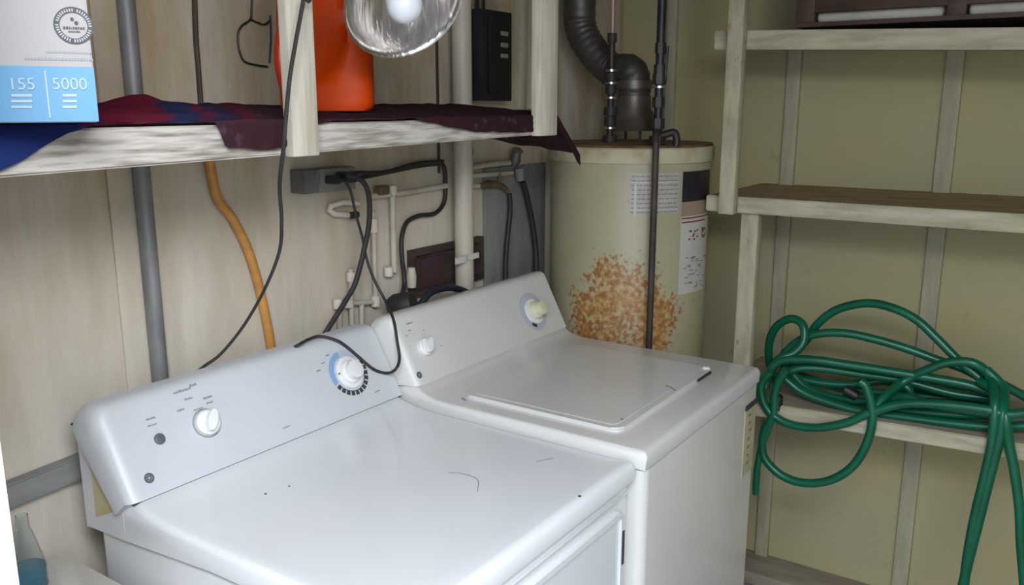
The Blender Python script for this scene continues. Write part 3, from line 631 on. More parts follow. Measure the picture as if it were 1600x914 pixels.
Fh = Vector((math.cos(YAW), math.sin(YAW), 0)); Rh = Rv.copy(); Rh.z = 0; Rh.normalize(); Z = Vector((0, 0, 1))
Fh = Vector((math.cos(math.radians(60)), math.sin(math.radians(60)), 0)); Rh = Vector((math.sin(math.radians(60)), -math.cos(math.radians(60)), 0))
bc = PX(154, 191, 2, 1.5695); Wc, Hc, Dc = 0.22, 0.27, 0.10
bcl = bc-Rh*Wc
# cloth on the shelf
def carton_zone(x, y):
    p = Vector((x, y, 0))-Vector((bc.x, bc.y, 0)); u = p.dot(Rh); v = p.dot(Fh)
    return -0.28 < u < 0.03 and -0.03 < v < 0.14
def drop(x):
    P = ((0.30, 0.105), (0.44, 0.085), (0.48, 0.068), (0.535, 0.045), (0.60, 0.012), (0.66, 0.0), (0.825, 0.0), (0.838, 0.04), (0.90, 0.046), (0.97, 0.044), (1.01, 0.006), (1.10, 0.004), (1.19, 0.004), (1.27, 0.002), (1.33, 0.013), (1.42, 0.027), (1.52, 0.035), (1.70, 0.0385), (1.80, 0.030), (1.84, 0.030))
    for (a, u), (b, v) in zip(P, P[1:]):
        if a <= x <= b: return u+(v-u)*(x-a)/(b-a)
    return P[-1][1]
bm = bmesh.new(); uvl = bm.loops.layers.uv.new('UVMap'); rows = []; NX = 220
for i in range(NX+1):
    x = 0.305+1.625*i/NX; row = []
    over = max(0, x-1.80)
    for j in range(15):
        y = 1.508-(1.508-1.094)*j/14
        nn = noise.noise(Vector((x*9, y*9, 1))); n2 = noise.noise(Vector((x*25, y*25, 5))); q = 1-j/14
        z = 1.568+0.019*min(1, q*1.7)+0.008*nn*min(1, q*3)+0.006*n2*min(1, q*3)
        z += 0.020*math.exp(-((x-0.945)/0.05)**2-((y-1.46)/0.07)**2)
        z = max(z, 1.5665)
        if j > 12: z = 1.5655+0.002*n2+0.001
        if x < 0.95 and carton_zone(x, y): z = 1.5665
        if 1.12 < x < 1.36 and 1.20 < y < 1.38: z = 1.5745
        if over: z -= over*0.75-0.010*math.sin(over*60)*q
        row.append((x-(over*0.15), y, z))
    d = drop(x) + 0.004*noise.noise(Vector((x*18, 0, 3)))*(1 if drop(x) > 0.004 else 0)
    for j in range(1, 7):
        dd = max(d, 0.0015)*j/6
        zz = row[14][2]-dd; yy = 1.0945-0.002-0.004*abs(noise.noise(Vector((x*22, j*0.5, 9))))
        row.append((x-(over*0.15), yy, zz))
    rows.append(row)
vs = [[bm.verts.new(c) for c in r] for r in rows]
for i in range(NX):
    for j in range(20):
        f = bm.faces.new((vs[i][j], vs[i+1][j], vs[i+1][j+1], vs[i][j+1]))
        for lp, (a, b) in zip(f.loops, ((i, j), (i+1, j), (i+1, j+1), (i, j+1))): lp[uvl].uv = ((rows[a][b][0]-(rows[a][b][1]-1.1)*0.62-0.305)/1.555+(0.13 if b > 14 and rows[a][b][0] > 0.8 else 0), b/20)
bmesh.ops.solidify(bm, geom=bm.faces[:], thickness=0.002)
tag(obj('shelf_cloth', bm, M['cloth'], smooth=80), 'blue, red and maroon printed cloth laid along the white shelf', 'cloth')

# ---------- carton
carton = thing('carton', 'white and blue printed carton standing on the left end of the shelf', 'box', tuple(bcl+Rh*Wc/2+Fh*Dc/2))
bm = bmesh.new(); hexa(bm, [bcl, bc, bc+Fh*Dc, bcl+Fh*Dc, bcl+Z*Hc, bc+Z*Hc, bc+Fh*Dc+Z*Hc, bcl+Fh*Dc+Z*Hc], 0.0015); cb = obj('carton_body', bm, M['carton'], carton)
U_ = Z.copy()
def cfr(x, y):  # frame on the front of the carton at pixel
    nrm = -Fh; d = Fv + Rv*((x-800)/FPX) - Uv*((y-457)/FPX); t = (bc-CAM).dot(nrm)/d.dot(nrm); return (CAM+d*t-Fh*0.0003, Rh, U_)
hb = (cfr(100, 104)[0]-bc).z
bm = bmesh.new(); hexa(bm, [bcl-Fh*0.0008+Z*0.001, bc-Fh*0.0008+Z*0.001+Rh*0.0006, bc+Fh*(Dc)+Z*0.001+Rh*0.0006, bcl+Fh*Dc+Z*0.001, bcl-Fh*0.0008+Z*hb, bc-Fh*0.0008+Z*hb+Rh*0.0006, bc+Fh*Dc+Z*hb+Rh*0.0006, bcl+Fh*Dc+Z*hb])
obj('blue_band', bm, M['carton_b'], carton)['label'] = 'blue printed band round the foot of the carton'
fr = cfr(69, 150); px = 1.22/FPX
def cbar(bm, x0, y0, x1, y1):
    a = cfr(x0, y1)[0]-Fh*0.0012; b = cfr(x1, y0)[0]-Fh*0.0012; quadbar(bm, (a, Rh, Z), 0, 0, (b-a).dot(Rh), (b-a).z, 0.0004)
bm = bmesh.new(); dv = cfr(70, 110)[0]-Fh*0.0012; quadbar(bm, (dv, Rh, Z), -0.0008, -0.053, 0.0008, 0, 0.0004)
for x0, x1, ys in ((18, 50, (147, 156, 165)), (98, 120, (147, 156, 165))):
    for y in ys: cbar(bm, x0, y, x1, y+4)
o1, _, _ = cfr(34, 132); o2, _, _ = cfr(109, 132)
bm = join(bm, text_bm('155', 0.0185, (o1-Fh*0.0012, Rh, Z)), text_bm('5000', 0.0185, (o2-Fh*0.0012, Rh, Z))); obj('white_lettering', bm, M['carton_l'], cb)['label'] = 'white figures 155 and 5000'
o, _, _ = cfr(115, 40); f0 = (o-Fh*0.0006, Rh, Z); r0 = 0.0205
bs = [disc(f0, r0*0.70, r0, 0.0006, seg=48)]
bs.append(disc((f0[0]+Rh*-0.001+Z*0.007, Rh, Z), 0, 0.0019, 0.0006, seg=10)); bs.append(disc((f0[0]+Rh*0.003+Z*0.003, Rh, Z), 0, 0.0021, 0.0006, seg=10))
b2 = bmesh.new()
smudge(b2, (f0[0], Rh, Z), -0.011, -0.004, 0.022, 0.0028); smudge(b2, (f0[0], Rh, Z), -0.006, -0.0075, 0.012, 0.0018)
bs.append(b2); obj('round_seal', join(*bs), M['dkink'], cb)['label'] = 'round black seal'
b3 = bmesh.new()
for k in range(40):
    if k % 10 == 9: continue
    a = 2*math.pi*k/40; d = Rh*math.cos(a)+Z*math.sin(a); e = d.cross(Fh); c = f0[0]-Fh*0.0007+d*r0*0.80
    quadbar(b3, (c, e, d), -0.0007, -0.001, 0.0006, 0.0022, 0.0003)
obj('seal_lettering', b3, mat('seal_white_print', (0.42, 0.41, 0.41), None, 0.6), cb)
b4 = bmesh.new(); fA = cfr(72, 83); fB = cfr(38, 92); s_ = (cfr(145, 90)[0]-cfr(45, 90)[0]).dot(Rh)/100
smudge(b4, (fA[0], Rh, Z), 0, 0, 72*s_, 0.0028); smudge(b4, (fB[0], Rh, Z), 0, -0.001, 107*s_, 0.0035)
obj('small_print', b4, M['greyink'], cb)

Fh = Vector((math.cos(YAW), math.sin(YAW), 0)); Rh = Vector((math.sin(YAW), -math.cos(YAW), 0))
# ---------- orange jug
jug = thing('detergent_jug', 'orange plastic jug with a round recess and loop handle, behind the hanging white board', 'jug', (1.18, 1.26, 1.578))
def jp(x, y, dep=0.0):
    p = PX(x, y, 1, 1.235); return p+Fh*dep
c0 = jp(510, 172); c0.z = 1.5695; Dj = 0.085; wj = 0.060*1.0
bm = bmesh.new(); rings = []; NZ, NA = 40, 48
ex = (jp(556, 120)-jp(446, 120)).length/2
cc = (jp(556, 120)+jp(446, 120))/2
for i in range(NZ+1):
    z = 0.275*i/NZ; t = z/0.275
    sh = 1.0 if t < 0.55 else math.sqrt(max(0, 1-((t-0.55)/0.60)**2))
    if z < 0.01: sh *= 0.93+0.07*z/0.01
    ring = []
    for k in range(NA):
        a = 2*math.pi*k/NA; ca, sa = math.cos(a), math.sin(a)
        x = abs(ca)**0.6*math.copysign(1, ca)*ex*sh; y = abs(sa)**0.6*math.copysign(1, sa)*Dj/2*(0.6+0.4*sh)
        p = Vector((cc.x, cc.y, 1.578+z))+Rh*(x-(1-sh)*0.02)+Fh*(y+Dj/2)
        if sa < -0.05:   # front: dished oval recess
            u = (x+0.012)/0.066; v = (z-0.195)/0.150; e = u*u+v*v
            if e < 1: p += Fh*0.030*min(1, (1-e)*3.0)
        ring.append(bm.verts.new(p))
    rings.append(ring)
for a, b in zip(rings, rings[1:]):
    for k in range(NA): bm.faces.new((a[k], a[(k+1) % NA], b[(k+1) % NA], b[k]))
bm.faces.new(rings[0][::-1]); bm.faces.new(rings[-1]); obj('jug_body', bm, M['orange'], jug, smooth=60)
hy = [jp(x, y, 0.04) for x, y in ((500, -45), (468, -22), (446, 10), (432, 50), (429, 90), (435, 125), (447, 150), (470, 160))]
obj('handle', T(hy, [0.014, 0.014, 0.013, 0.012, 0.012, 0.012, 0.013, 0.014], seg=14), M['orange_d'], jug)
topc = rings_top = Vector((cc.x, cc.y, 1.578+0.272))+Fh*Dj/2-Rh*0.012
obj('cap', LA([(0, 0), (0.030, 0), (0.030, 0.03), (0.027, 0.035), (0, 0.035)], topc, seg=28), M['orange_d'], jug)

# ---------- clamp lamp
lo = PX(632, 8, 1, 0.98)
lamp = thing('clamp_lamp', 'silver aluminium reflector lamp hanging at the top of the picture', 'lamp', tuple(lo))
ax = (-(Fh)*0.66 + Rh*0.42 - Z*0.62).normalized()
R0 = (PX(708, 0, 1, 0.98)-PX(556, 0, 1, 0.98)).length/2*0.82
pr = [(R0*1.0, 0.0), (R0*1.03, 0.001), (R0*1.03, -0.003), (R0*0.99, -0.004)] + [(R0*math.sqrt(max(0.02, 1-(h/0.085)**2))*0.98, -0.004-h) for h in [0.085*k/14 for k in range(1, 14)]] + [(0.02, -0.092), (0.018, -0.090)] + [(R0*math.sqrt(max(0.02, 1-(h/0.085)**2))*0.965, -0.002-h) for h in [0.085*k/14 for k in range(13, 0, -1)]]
bm = bmesh.new(); lathe(bm, pr, lo, ax, 64, closed=True); obj('reflector', bm, M['alu'], lamp, smooth=60)
obj('bulb', LA([(0.013, -0.088), (0.014, -0.055), (0.024, -0.028), (0.030, -0.004), (0.028, 0.012), (0.018, 0.024), (0, 0.029)], lo, ax, 32), M['bulb'], lamp)
so = lo-ax*0.09
obj('socket', LA([(0, 0), (0.020, 0), (0.022, -0.02), (0.020, -0.06), (0.010, -0.07), (0, -0.07)], so, ax, 24), M['black'], lamp)
e = so-ax*0.068
obj('lamp_cord', T([e, e-ax*0.03+Z*0.02, Vector((e.x+0.03, e.y+0.02, e.z+0.15)), Vector((e.x+0.03, e.y+0.02, CZ-0.001))], 0.0035, seg=8), M['rubber'], lamp)

# ================================================================ RIGHT WALL SHELVES
def rshelf(label, yl, zl, yr, zr, th, X0, mt_board, mf, front_h, overhang):
    t = thing('wall_shelf', label, 'shelf', (2.7, 0.2, min(zl, zr)-th))
    y2 = -1.148; z2 = zr+(zr-zl)/(yr-yl)*(y2-yr)
    pts = lambda xa, xb, dz0, dz1, ya=yl: [(xa, y2, z2+dz0), (xb, y2, z2+dz0), (xb, ya, zl+dz0), (xa, ya, zl+dz0), (xa, y2, z2+dz1), (xb, y2, z2+dz1), (xb, ya, zl+dz1), (xa, ya, zl+dz1)]
    bm = bmesh.new(); hexa(bm, pts(X0+0.022, WX-0.0005, -th, -0.002, yl-overhang)); obj('shelf_board', bm, mt_board, t)
    bm = bmesh.new(); hexa(bm, pts(X0, X0+0.022, -front_h, 0), 0.003); obj('front_board', bm, mf, t)
rshelf('top cream-painted shelf on the right wall, under the dark brown crate', 0.965, 1.797, 0.19, 1.770, 0.03, 2.45, M['cwood'], M['cwood'], 0.052, 0.0)
rshelf('middle shelf on the right wall with a bare brown plank and cream edge', 0.966, 1.326, 0.142, 1.326, 0.03, 2.45, M['bplank'], M['cwood'], 0.047, 0.0)
rshelf('lowest shelf on the right wall, carrying the coiled green hose', 0.93, 0.707, 0.09, 0.738, 0.03, 2.45, M['lowplank'], M['cwood'], 0.045, 0.0)
post('shelf_post', 'chipped upper post crossing the left ends of the top and middle shelves', None, 2.41, 0.866, 2.448, 0.912, 1.277, CZ, M['cpost'])
post('shelf_post', 'pale square post under the left end of the middle shelf, behind the washer', None, 2.474, 0.812, 2.514, 0.864, FZ, 1.294, M['cpost'])
# crate on the top shelf
ZT = 1.80
cr = thing('wooden_crate', 'dark brown open-fronted wooden crate on the top shelf', 'crate', (2.72, 0.3, ZT))
def cpx(x, X=2.52): return PX(x, 30, 0, X).y
yA, yB = cpx(1243), -0.25
bm = bmesh.new(); box(bm, 2.52, yB, ZT, 2.94, yA, ZT+0.012); obj('crate_floor', bm, M['dkwood'], cr)
for (a, b) in ((1243, 1272), (1478, 1508)):
    obj('upright', B(2.52, cpx(b), ZT+0.012, 2.545, cpx(a), ZT+0.30, bev=0.002), M['dkwood'], cr)
obj('upright', B(2.52, yB, ZT+0.012, 2.545, yB+0.05, ZT+0.30, bev=0.002), M['dkwood'], cr)
zr_ = PX(1380, 14, 0, 2.52).z
obj('rail', B(2.521, yB+0.05, zr_, 2.541, cpx(1272), zr_+0.06, bev=0.002), M['dkwood'], cr)
obj('crate_side', B(2.545, yA-0.012, ZT+0.012, 2.94, yA, ZT+0.30), M['dkwood'], cr)
obj('crate_side', B(2.545, yB, ZT+0.012, 2.94, yB+0.012, ZT+0.30), M['dkwood'], cr)
obj('crate_back', B(2.928, yB+0.012, ZT+0.012, 2.94, yA-0.012, ZT+0.30), M['dkwood'], cr)
for (x0, x1, lb) in ((1276, 1474, 'off-white folded cloth in the left bay of the crate'), (1512, 1700, 'off-white folded cloth in the right bay of the crate, cut by the picture edge')):
    ya, yb_ = cpx(x0, 2.56), cpx(x1, 2.56)
    bm = bmesh.new(); box(bm, 2.556, yb_, ZT+0.012, 2.80, ya, ZT+0.06, bev=0.012, seg=3)
    for v in bm.verts: v.co.z += 0.004*noise.noise(v.co*14) if v.co.z > ZT+0.03 else 0
    tag(obj('folded_cloth', bm, M['towel']), lb, 'cloth', 'cloths in the crate')

# ---------- garden hose (px of a crop, scale 1.928, origin 1100,440)
def c8(x, y, X): return PX(1100+x/1.928, 440+y/1.928, 0, X)
def path(pts, Xa, Xb):
    n = len(pts)-1; out = []
    for i, (x, y) in enumerate(pts):
        X = Xa+(Xb-Xa)*i/n; out.append(c8(x, y, X))
    return out
def hangpath(pts):
    return [c8(x, y, 2.432+0.09*min(1, max(0, (375-y)/70))) for x, y in pts]
hz = bmesh.new(); HR = 0.0126
tube(hz, path([(240, 215), (300, 185), (340, 130), (400, 85), (490, 65), (570, 80), (640, 115), (700, 170), (770, 240), (830, 290), (875, 340)], 2.62, 2.55), HR, seg=12)
tube(hz, path([(210, 255), (270, 190), (330, 160), (420, 155), (520, 175), (620, 205), (700, 235), (780, 262), (860, 305)], 2.56, 2.62), HR, seg=12)
tube(hz, path([(205, 300), (195, 200), (215, 140), (260, 112), (297, 130), (300, 180), (270, 215), (225, 235), (190, 285)], 2.60, 2.48), HR, seg=12)
tube(hz, path([(185, 320), (200, 265), (240, 238), (330, 236), (430, 250), (560, 270), (680, 290), (800, 312), (885, 345)], 2.47, 2.55), HR, seg=12)
tube(hz, path([(215, 290), (280, 262), (360, 262), (480, 280), (600, 298), (740, 335), (860, 352)], 2.52, 2.60), HR, seg=12)
tube(hz, path([(225, 275), (320, 300), (430, 310), (540, 300), (640, 320), (760, 330), (880, 375)], 2.60, 2.66), HR, seg=12)
tube(hz, path([(200, 270), (172, 310), (178, 360), (205, 400), (260, 430), (340, 440), (430, 425), (500, 395), (600, 368), (720, 370), (850, 385), (900, 398), (960, 396), (1020, 380)], 2.434, 2.434), HR, seg=12)
tube(hz, path([(240, 290), (300, 335), (390, 368), (480, 392), (600, 408), (740, 426), (870, 437), (1000, 432)], 2.50, 2.50), HR, seg=12)
tube(hz, path([(260, 270), (310, 320), (400, 350), (500, 360), (600, 345), (700, 375), (860, 400)], 2.56, 2.50), HR, seg=12)
tube(hz, path([(250, 262), (225, 300), (212, 345), (208, 400), (180, 455), (178, 520), (215, 570), (270, 600), (335, 607), (400, 590), (455, 548), (493, 480), (508, 400), (490, 320), (470, 300)], 2.434, 2.432), HR, seg=12)
tube(hz, hangpath([(505, 400), (540, 350), (600, 302), (680, 262), (740, 243), (810, 245), (860, 285), (876, 370), (868, 480), (845, 590), (820, 690), (800, 790), (785, 900), (775, 1060)]), HR, seg=12)
tube(hz, hangpath([(830, 300), (885, 340), (900, 400), (888, 480), (858, 600), (828, 720), (795, 850), (765, 980), (745, 1080)]), HR, seg=12)
tube(hz, hangpath([(850, 265), (900, 320), (908, 400), (918, 480), (935, 570), (950, 680), (955, 790), (965, 920), (970, 1070)]), HR, seg=12)
tube(hz, path([(235, 255), (300, 285), (420, 322), (540, 335), (660, 345), (780, 355), (870, 360)], 2.64, 2.66), HR, seg=12)
tube(hz, path([(220, 245), (320, 250), (440, 265), (580, 285), (700, 302), (830, 330)], 2.66, 2.68), HR, seg=12)
tube(hz, path([(520, 385), (640, 392), (760, 400), (860, 402)], 2.53, 2.52), HR, seg=12)
tube(hz, path([(840, 280), (900, 310), (964, 345), (1040, 390)], 2.55, 2.60), HR, seg=12)
tube(hz, path([(212, 380), (196, 440), (172, 500), (158, 580), (156, 640)], 2.432, 2.432), HR*0.8, seg=12)
tube(hz, path([(575, 345), (590, 310), (620, 330), (600, 370), (570, 380), (560, 350)], 2.55, 2.55), HR, seg=12)
hose = tag(obj('garden_hose', hz, M['hose'], smooth=80), 'coiled green garden hose on the lowest right shelf, ends hanging down', 'hose')
obj('hose_coupling', T(path([(425, 325), (445, 335), (462, 345)], 2.52, 2.52), 0.016, seg=12, smooth=0), M['black'], hose)['label'] = 'black hose coupling'
obj('hose_coupling', T(path([(205, 340), (222, 350), (218, 385)], 2.46, 2.46), 0.017, seg=12, smooth=0), M['black'], hose)['label'] = 'black hose coupling'

# ================================================================ BACK WALL FITTINGS
YW = WY
def onw(x, y, d=0.0): return PX(x, y, 1, YW-d)
# conduit
r_ = 0.0165; a = onw(213, 100, 0.03); b = onw(258, 590, 0.03); xc = (a.x+b.x)/2-0.003
bm = T([(xc, YW-0.0185, FZ), (xc, YW-0.0185, CZ)], r_, seg=20, smooth=0); cnd = tag(obj('conduit', bm, M['conduit']), 'thick grey metal conduit standing against the wall behind the dryer', 'pipe')
# orange flexible conduit
pts = [(318, 150), (321, 200), (325, 262), (338, 305), (362, 340), (385, 385), (400, 430), (412, 480), (420, 520), (425, 555), (430, 600)]
P = [onw(x, y, 0.013) for x, y in pts]; P = [Vector((P[0].x, P[0].y, 1.50))]+P[3:] if False else P[2:]
P[0].z = 1.518
tag(obj('flexible_tube', T(P, 0.0105, seg=12), M['ocable']), 'orange-yellow flexible tube dropping from the shelf to behind the dryer', 'tube')
# thin dark cord above the shelf
P = [Vector((onw(305, 0, 0.006).x, YW-0.006, CZ-0.01)), onw(303, -60, 0.006), onw(304, 0, 0.006), onw(306, 60, 0.006), onw(310, 110, 0.006), onw(314, 168, 0.006)]
tag(obj('thin_cable', T(P, 0.0055, seg=8), M['rustpipe']), 'dark brown cord running up the wall between the conduit and the wire hook', 'cord')
# wire hook
P = [onw(x, y, 0.006) for x, y in ((394, -20), (393, 15), (391, 30), (378, 40), (372, 52), (373, 75), (381, 95), (398, 101), (418, 104))]
bm = T(P, 0.0022, seg=6); tube(bm, [onw(x, y, 0.006) for x, y in ((391, 30), (402, 35), (414, 38), (423, 30))], 0.002, seg=6); tube(bm, [onw(x, y, 0.006) for x, y in ((422, 24), (423, 60), (421, 98))], 0.002, seg=6)
tag(obj('wire_hook', bm, M['wire']), 'bent dark wire loop hanging on the wall left of the orange jug', 'hook')
# small black wire end
tag(obj('wire_end', T([onw(110, 663, 0.003), onw(118, 661, 0.008), onw(134, 655, 0.012)], [0.0008, 0.003, 0.0022], seg=6, smooth=0), M['black']), 'short black wire tip poking out left of the dryer console', 'wire')

# main black cord over the hanging board
P = [Vector((0.945, 1.045, CZ-0.002)), PX(482, -60, 1, 1.05), PX(474, 0, 1, 1.050), PX(463, 60, 1, 1.050), PX(453, 120, 1, 1.050), PX(447, 180, 1, 1.050), PX(443, 230, 1, 1.052), PX(437, 290, 1, 1.08), PX(440, 345, 1, 1.15), PX(436, 395, 1, 1.24),
     PX(412, 455, 1, 1.32), PX(380, 510, 1, 1.39), PX(345, 553, 1, 1.44), PX(318, 573, 1, 1.465), PX(304, 587, 1, 1.476), PX(296, 610, 1, 1.49)]
tag(obj('hanging_cord', T(P, 0.0033, seg=8), M['rubber']), 'thin black cord hanging over the white board and down behind the dryer console', 'cord')

# outlet box
ob = thing('outlet_box', 'grey metal outlet box on the back wall with two black plugs in it', 'outlet', (1.46, 1.52, 1.37))
p = onw(478, 260, 0.05); q = onw(530, 300, 0.05)
x0, x1, z1, z0 = onw(476, 265, 0.052).x, onw(530, 262, 0.052).x, onw(505, 264, 0.052).z, onw(505, 301, 0.052).z
obj('box', B(x0, YW-0.05, z0, x1+0.05, YW-0.001, z1, bev=0.003), M['box_grey'], ob)
obj('faceplate', B(x0+0.045, YW-0.053, z0+0.001, x1+0.052, YW-0.05, z1-0.001, bev=0.001), M['faceplate'], ob)
obj('bright_edge', B(x0+0.040, YW-0.0535, z0+0.002, x0+0.0445, YW-0.050, z1-0.002), M['steel'], ob)
pl = PX(523, 281, 1, YW-0.075); pl2 = PX(545, 277, 1, YW-0.085)
def plug(nm, c, s=1.0): return B(c.x-0.016*s, c.y-0.016*s, c.z-0.014*s, c.x+0.016*s, YW-0.0535, c.z+0.014*s, bev=0.004)
def cordP(lst): return [PX(x, y, 1, yy) for x, y, yy in lst]
# dryer/washer cords hanging from plugs
cA = thing('power_cord', 'black cord from the outlet crossing down to behind the dryer console', 'cord', tuple(pl2))
obj('plug', plug('plug', pl2, 0.85), M['black'], cA)
obj('cord', T(cordP([(540, 272, 1.455), (565, 282, 1.448), (576, 305, 1.450), (577, 345, 1.455), (570, 385, 1.46), (556, 440, 1.465), (540, 470, 1.468), (520, 502, 1.47), (505, 527, 1.473), (496, 550, 1.485)]), 0.0065, seg=10), M['rubber'], cA)
cB = thing('power_cord', 'thin black outlet cord looping over the front of both consoles beside the dryer timer', 'cord', tuple(pl))
obj('plug', plug('plug', pl, 0.72), M['black'], cB)
obj('cord', T(cordP([(538, 280, 1.475), (548, 300, 1.47), (556, 335, 1.468), (566, 370, 1.475), (573, 405, 1.455), (586, 440, 1.43), (602, 470, 1.40), (615, 500, 1.34), (620, 530, 1.315), (624, 560, 1.295), (618, 577, 1.285)])+[face_frame(x, y, P0, sl)[0]+Vector((0, -0.86, 0.5))*0.0045 for x, y in ((602, 584), (582, 578), (560, 560), (540, 543), (524, 533))]+[Vector((PX(x, y, 2, 1.0805).x, PX(x, y, 2, 1.0805).y, 1.0812)) for x, y in ((500, 526), (482, 531), (465, 540))]+[PX(452, 547, 1, 1.47)], 0.0036, seg=8), M['rubber'], cB)
cC = tag(obj('branch_cord', T([PX(548, 283, 1, 1.50)]+cordP([(575, 275, 1.52), (610, 268, 1.53), (650, 260, 1.535), (685, 256, 1.535), (694, 262, 1.537), (696, 285, 1.537), (694, 315, 1.537), (680, 333, 1.535), (655, 337, 1.535), (636, 347, 1.535), (628, 370, 1.53), (628, 400, 1.525), (632, 440, 1.52), (628, 462, 1.50)]), 0.0062, seg=10), M['rubber']), 'dark cord running right from the outlet, then down to the large round plug', 'cord')
tag(obj('branch_cord', T(cordP([(545, 270, 1.50), (600, 269, 1.51), (650, 256, 1.51), (692, 252, 1.52)]), 0.0055, seg=10), M['rubber']), 'upper dark cord stretched from the outlet to the top of the white vent pipe', 'cord')
# big round plug with arc hose
pp = PX(628, 478, 1, 1.475)
rp = thing('dryer_plug', 'large round black plug behind the console with a thick black cord arching right', 'plug', tuple(pp))
bm = LA([(0, -0.03), (0.030, -0.03), (0.036, -0.015), (0.034, 0.02), (0.026, 0.035), (0, 0.035)], pp, (0.3, -0.9, 0.3), 24)
box(bm, pp.x-0.02, pp.y-0.01, pp.z-0.06, pp.x+0.035, pp.y+0.03, pp.z+0.0, bev=0.006); obj('plug_head', bm, M['rubber'], rp)
obj('cord', T(cordP([(640, 490, 1.46), (655, 478, 1.455), (672, 458, 1.450), (695, 450, 1.448), (718, 452, 1.448), (738, 463, 1.45), (752, 480, 1.455)]), 0.0095, seg=12), mat('navy_black_cord', (0.018, 0.02, 0.035), None, 0.45), rp)
# white vent pipe
a = onw(716, 230, 0.04); b = onw(722, 440, 0.04); xc = (a.x+b.x)/2
vp = thing('vent_pipe', 'thick off-white plastic pipe rising behind the shelf from behind the washer', 'pipe', (xc, YW-0.04, FZ))
obj('pipe_run', T([(xc, YW-0.053, FZ), (xc, YW-0.053, CZ)], 0.0275, seg=28, smooth=0), M['pvc'], vp)
zz = onw(690, 410, 0.07).z
bm = B(xc-0.030, YW-0.084, zz-0.008, xc+0.03, YW-0.080, zz+0.008); box(bm, xc-0.078, YW-0.084, zz-0.012, xc-0.028, YW-0.080, zz+0.006)
obj('strap', bm, M['strap'], vp)['label'] = 'white metal strap round the pipe'
bm = T([(xc-0.048, YW-0.004, 1.40), (xc-0.048, YW-0.004, CZ)], 0.004, seg=8, smooth=0)
tag(obj('thin_cable', bm, M['wire']), 'thin dark line up the wall just left of the white vent pipe', 'cord')
# recess in the wall behind the vent pipe
a = onw(636, 392); b = onw(745, 448)
x0, x1 = onw(636, 420).x, onw(747, 400).x; z1 = onw(700, 378).z; z0 = onw(680, 452).z
rc = thing('drain_box', 'dark brown wood-framed recess in the wall behind the white vent pipe', 'wall box', ((x0+x1)/2, YW-0.01, z0))
bm = B(x0, YW-0.0035, z0, x1, YW-0.0005, z1); obj('back_board', bm, M['recess'], rc)
bm = bmesh.new(); box(bm, x0, YW-0.022, z1-0.016, x1, YW-0.003, z1); box(bm, x0, YW-0.022, z0, x0+0.014, YW-0.003, z1-0.016); box(bm, x1-0.016, YW-0.022, z0, x1, YW-0.003, z1-0.016); box(bm, x0+0.014, YW-0.022, z0, x1-0.016, YW-0.003, z0+0.014)
obj('frame', bm, M['recess'], rc)
obj('door_plate', B(x0+0.05, YW-0.012, z0+0.015, x0+0.15, YW-0.004, z1-0.03), mat('maroon_panel', (0.07, 0.03, 0.035), None, 0.6), rc)
obj('drain_spout', LA([(0, 0), (0.012, 0), (0.014, 0.03), (0.010, 0.055), (0, 0.055)], onw(643, 432, 0.035)-Vector((0, 0, 0.03)), (0, 0, 1), 14), M['pvc'], rc)

# water supply pipes (cream)
def pipe_set(name, label, segs, m, r=0.008, fits=(), mf=None, fr_=0.012, fn='elbow_fitting'):
    t = thing(name, label, 'pipe', tuple(onw(*segs[0][0], 0.02)))
    bm = bmesh.new()
    for s in segs: tube(bm, [onw(x, y, d) for x, y, d in [(q+(0.02,))[:3] for q in s]], r, seg=12, smooth=0)
    obj('pipe_run', bm, m, t)
    for (x, y, hh) in fits:
        c = onw(x, y, 0.02); obj(fn, LA([(0, -hh), (fr_, -hh), (fr_*1.05, 0), (fr_, hh), (0, hh)], c, (0, 0, 1), 16), mf or m, t)
    return t
p1 = pipe_set('water_pipe', 'cream pipe from the brass tee to the white vent pipe, with a vertical drop', [((578, 307), (640, 300), (697, 290)), ((613, 297), (616, 425))], M['cpvc'], fits=((613, 297, 0.012), (607, 424, 0.012)), mf=M['cpvc_b'])
c = onw(598, 297, 0.025); obj('brass_tee', B(c.x-0.022, c.y-0.012, c.z-0.012, c.x+0.016, c.y+0.012, c.z+0.012, bev=0.004), M['brass'], p1)['label'] = 'tarnished brass tee'
p2 = pipe_set('water_pipe', 'cream water pipes and tee low on the wall behind the crossing black cords', [((583, 330), (585, 400), (587, 468)), ((587, 472), (548, 474)), ((548, 420), (549, 474), (551, 560)), ((531, 474), (532, 570)), ((565, 470), (566, 560))], M['cpvc'], r=0.0065, fits=((583, 352, 0.018), (587, 470, 0.014), (549, 432, 0.012), (545, 474, 0.010), (528, 474, 0.012)), mf=M['cpvc_b'])
p3 = pipe_set('pipe_loop', 'small cream curved faucet pipe just below the outlet box', [((560, 318), (535, 316), (517, 322), (514, 328), (522, 334), (548, 336))], M['cpvc_b'], r=0.0075)
c = onw(553, 336, 0.03); obj('valve_tip', LA([(0, -0.01), (0.009, -0.01), (0.009, 0.012), (0, 0.012)], c, (1, 0, 0), 12), M['rubber'], p3)
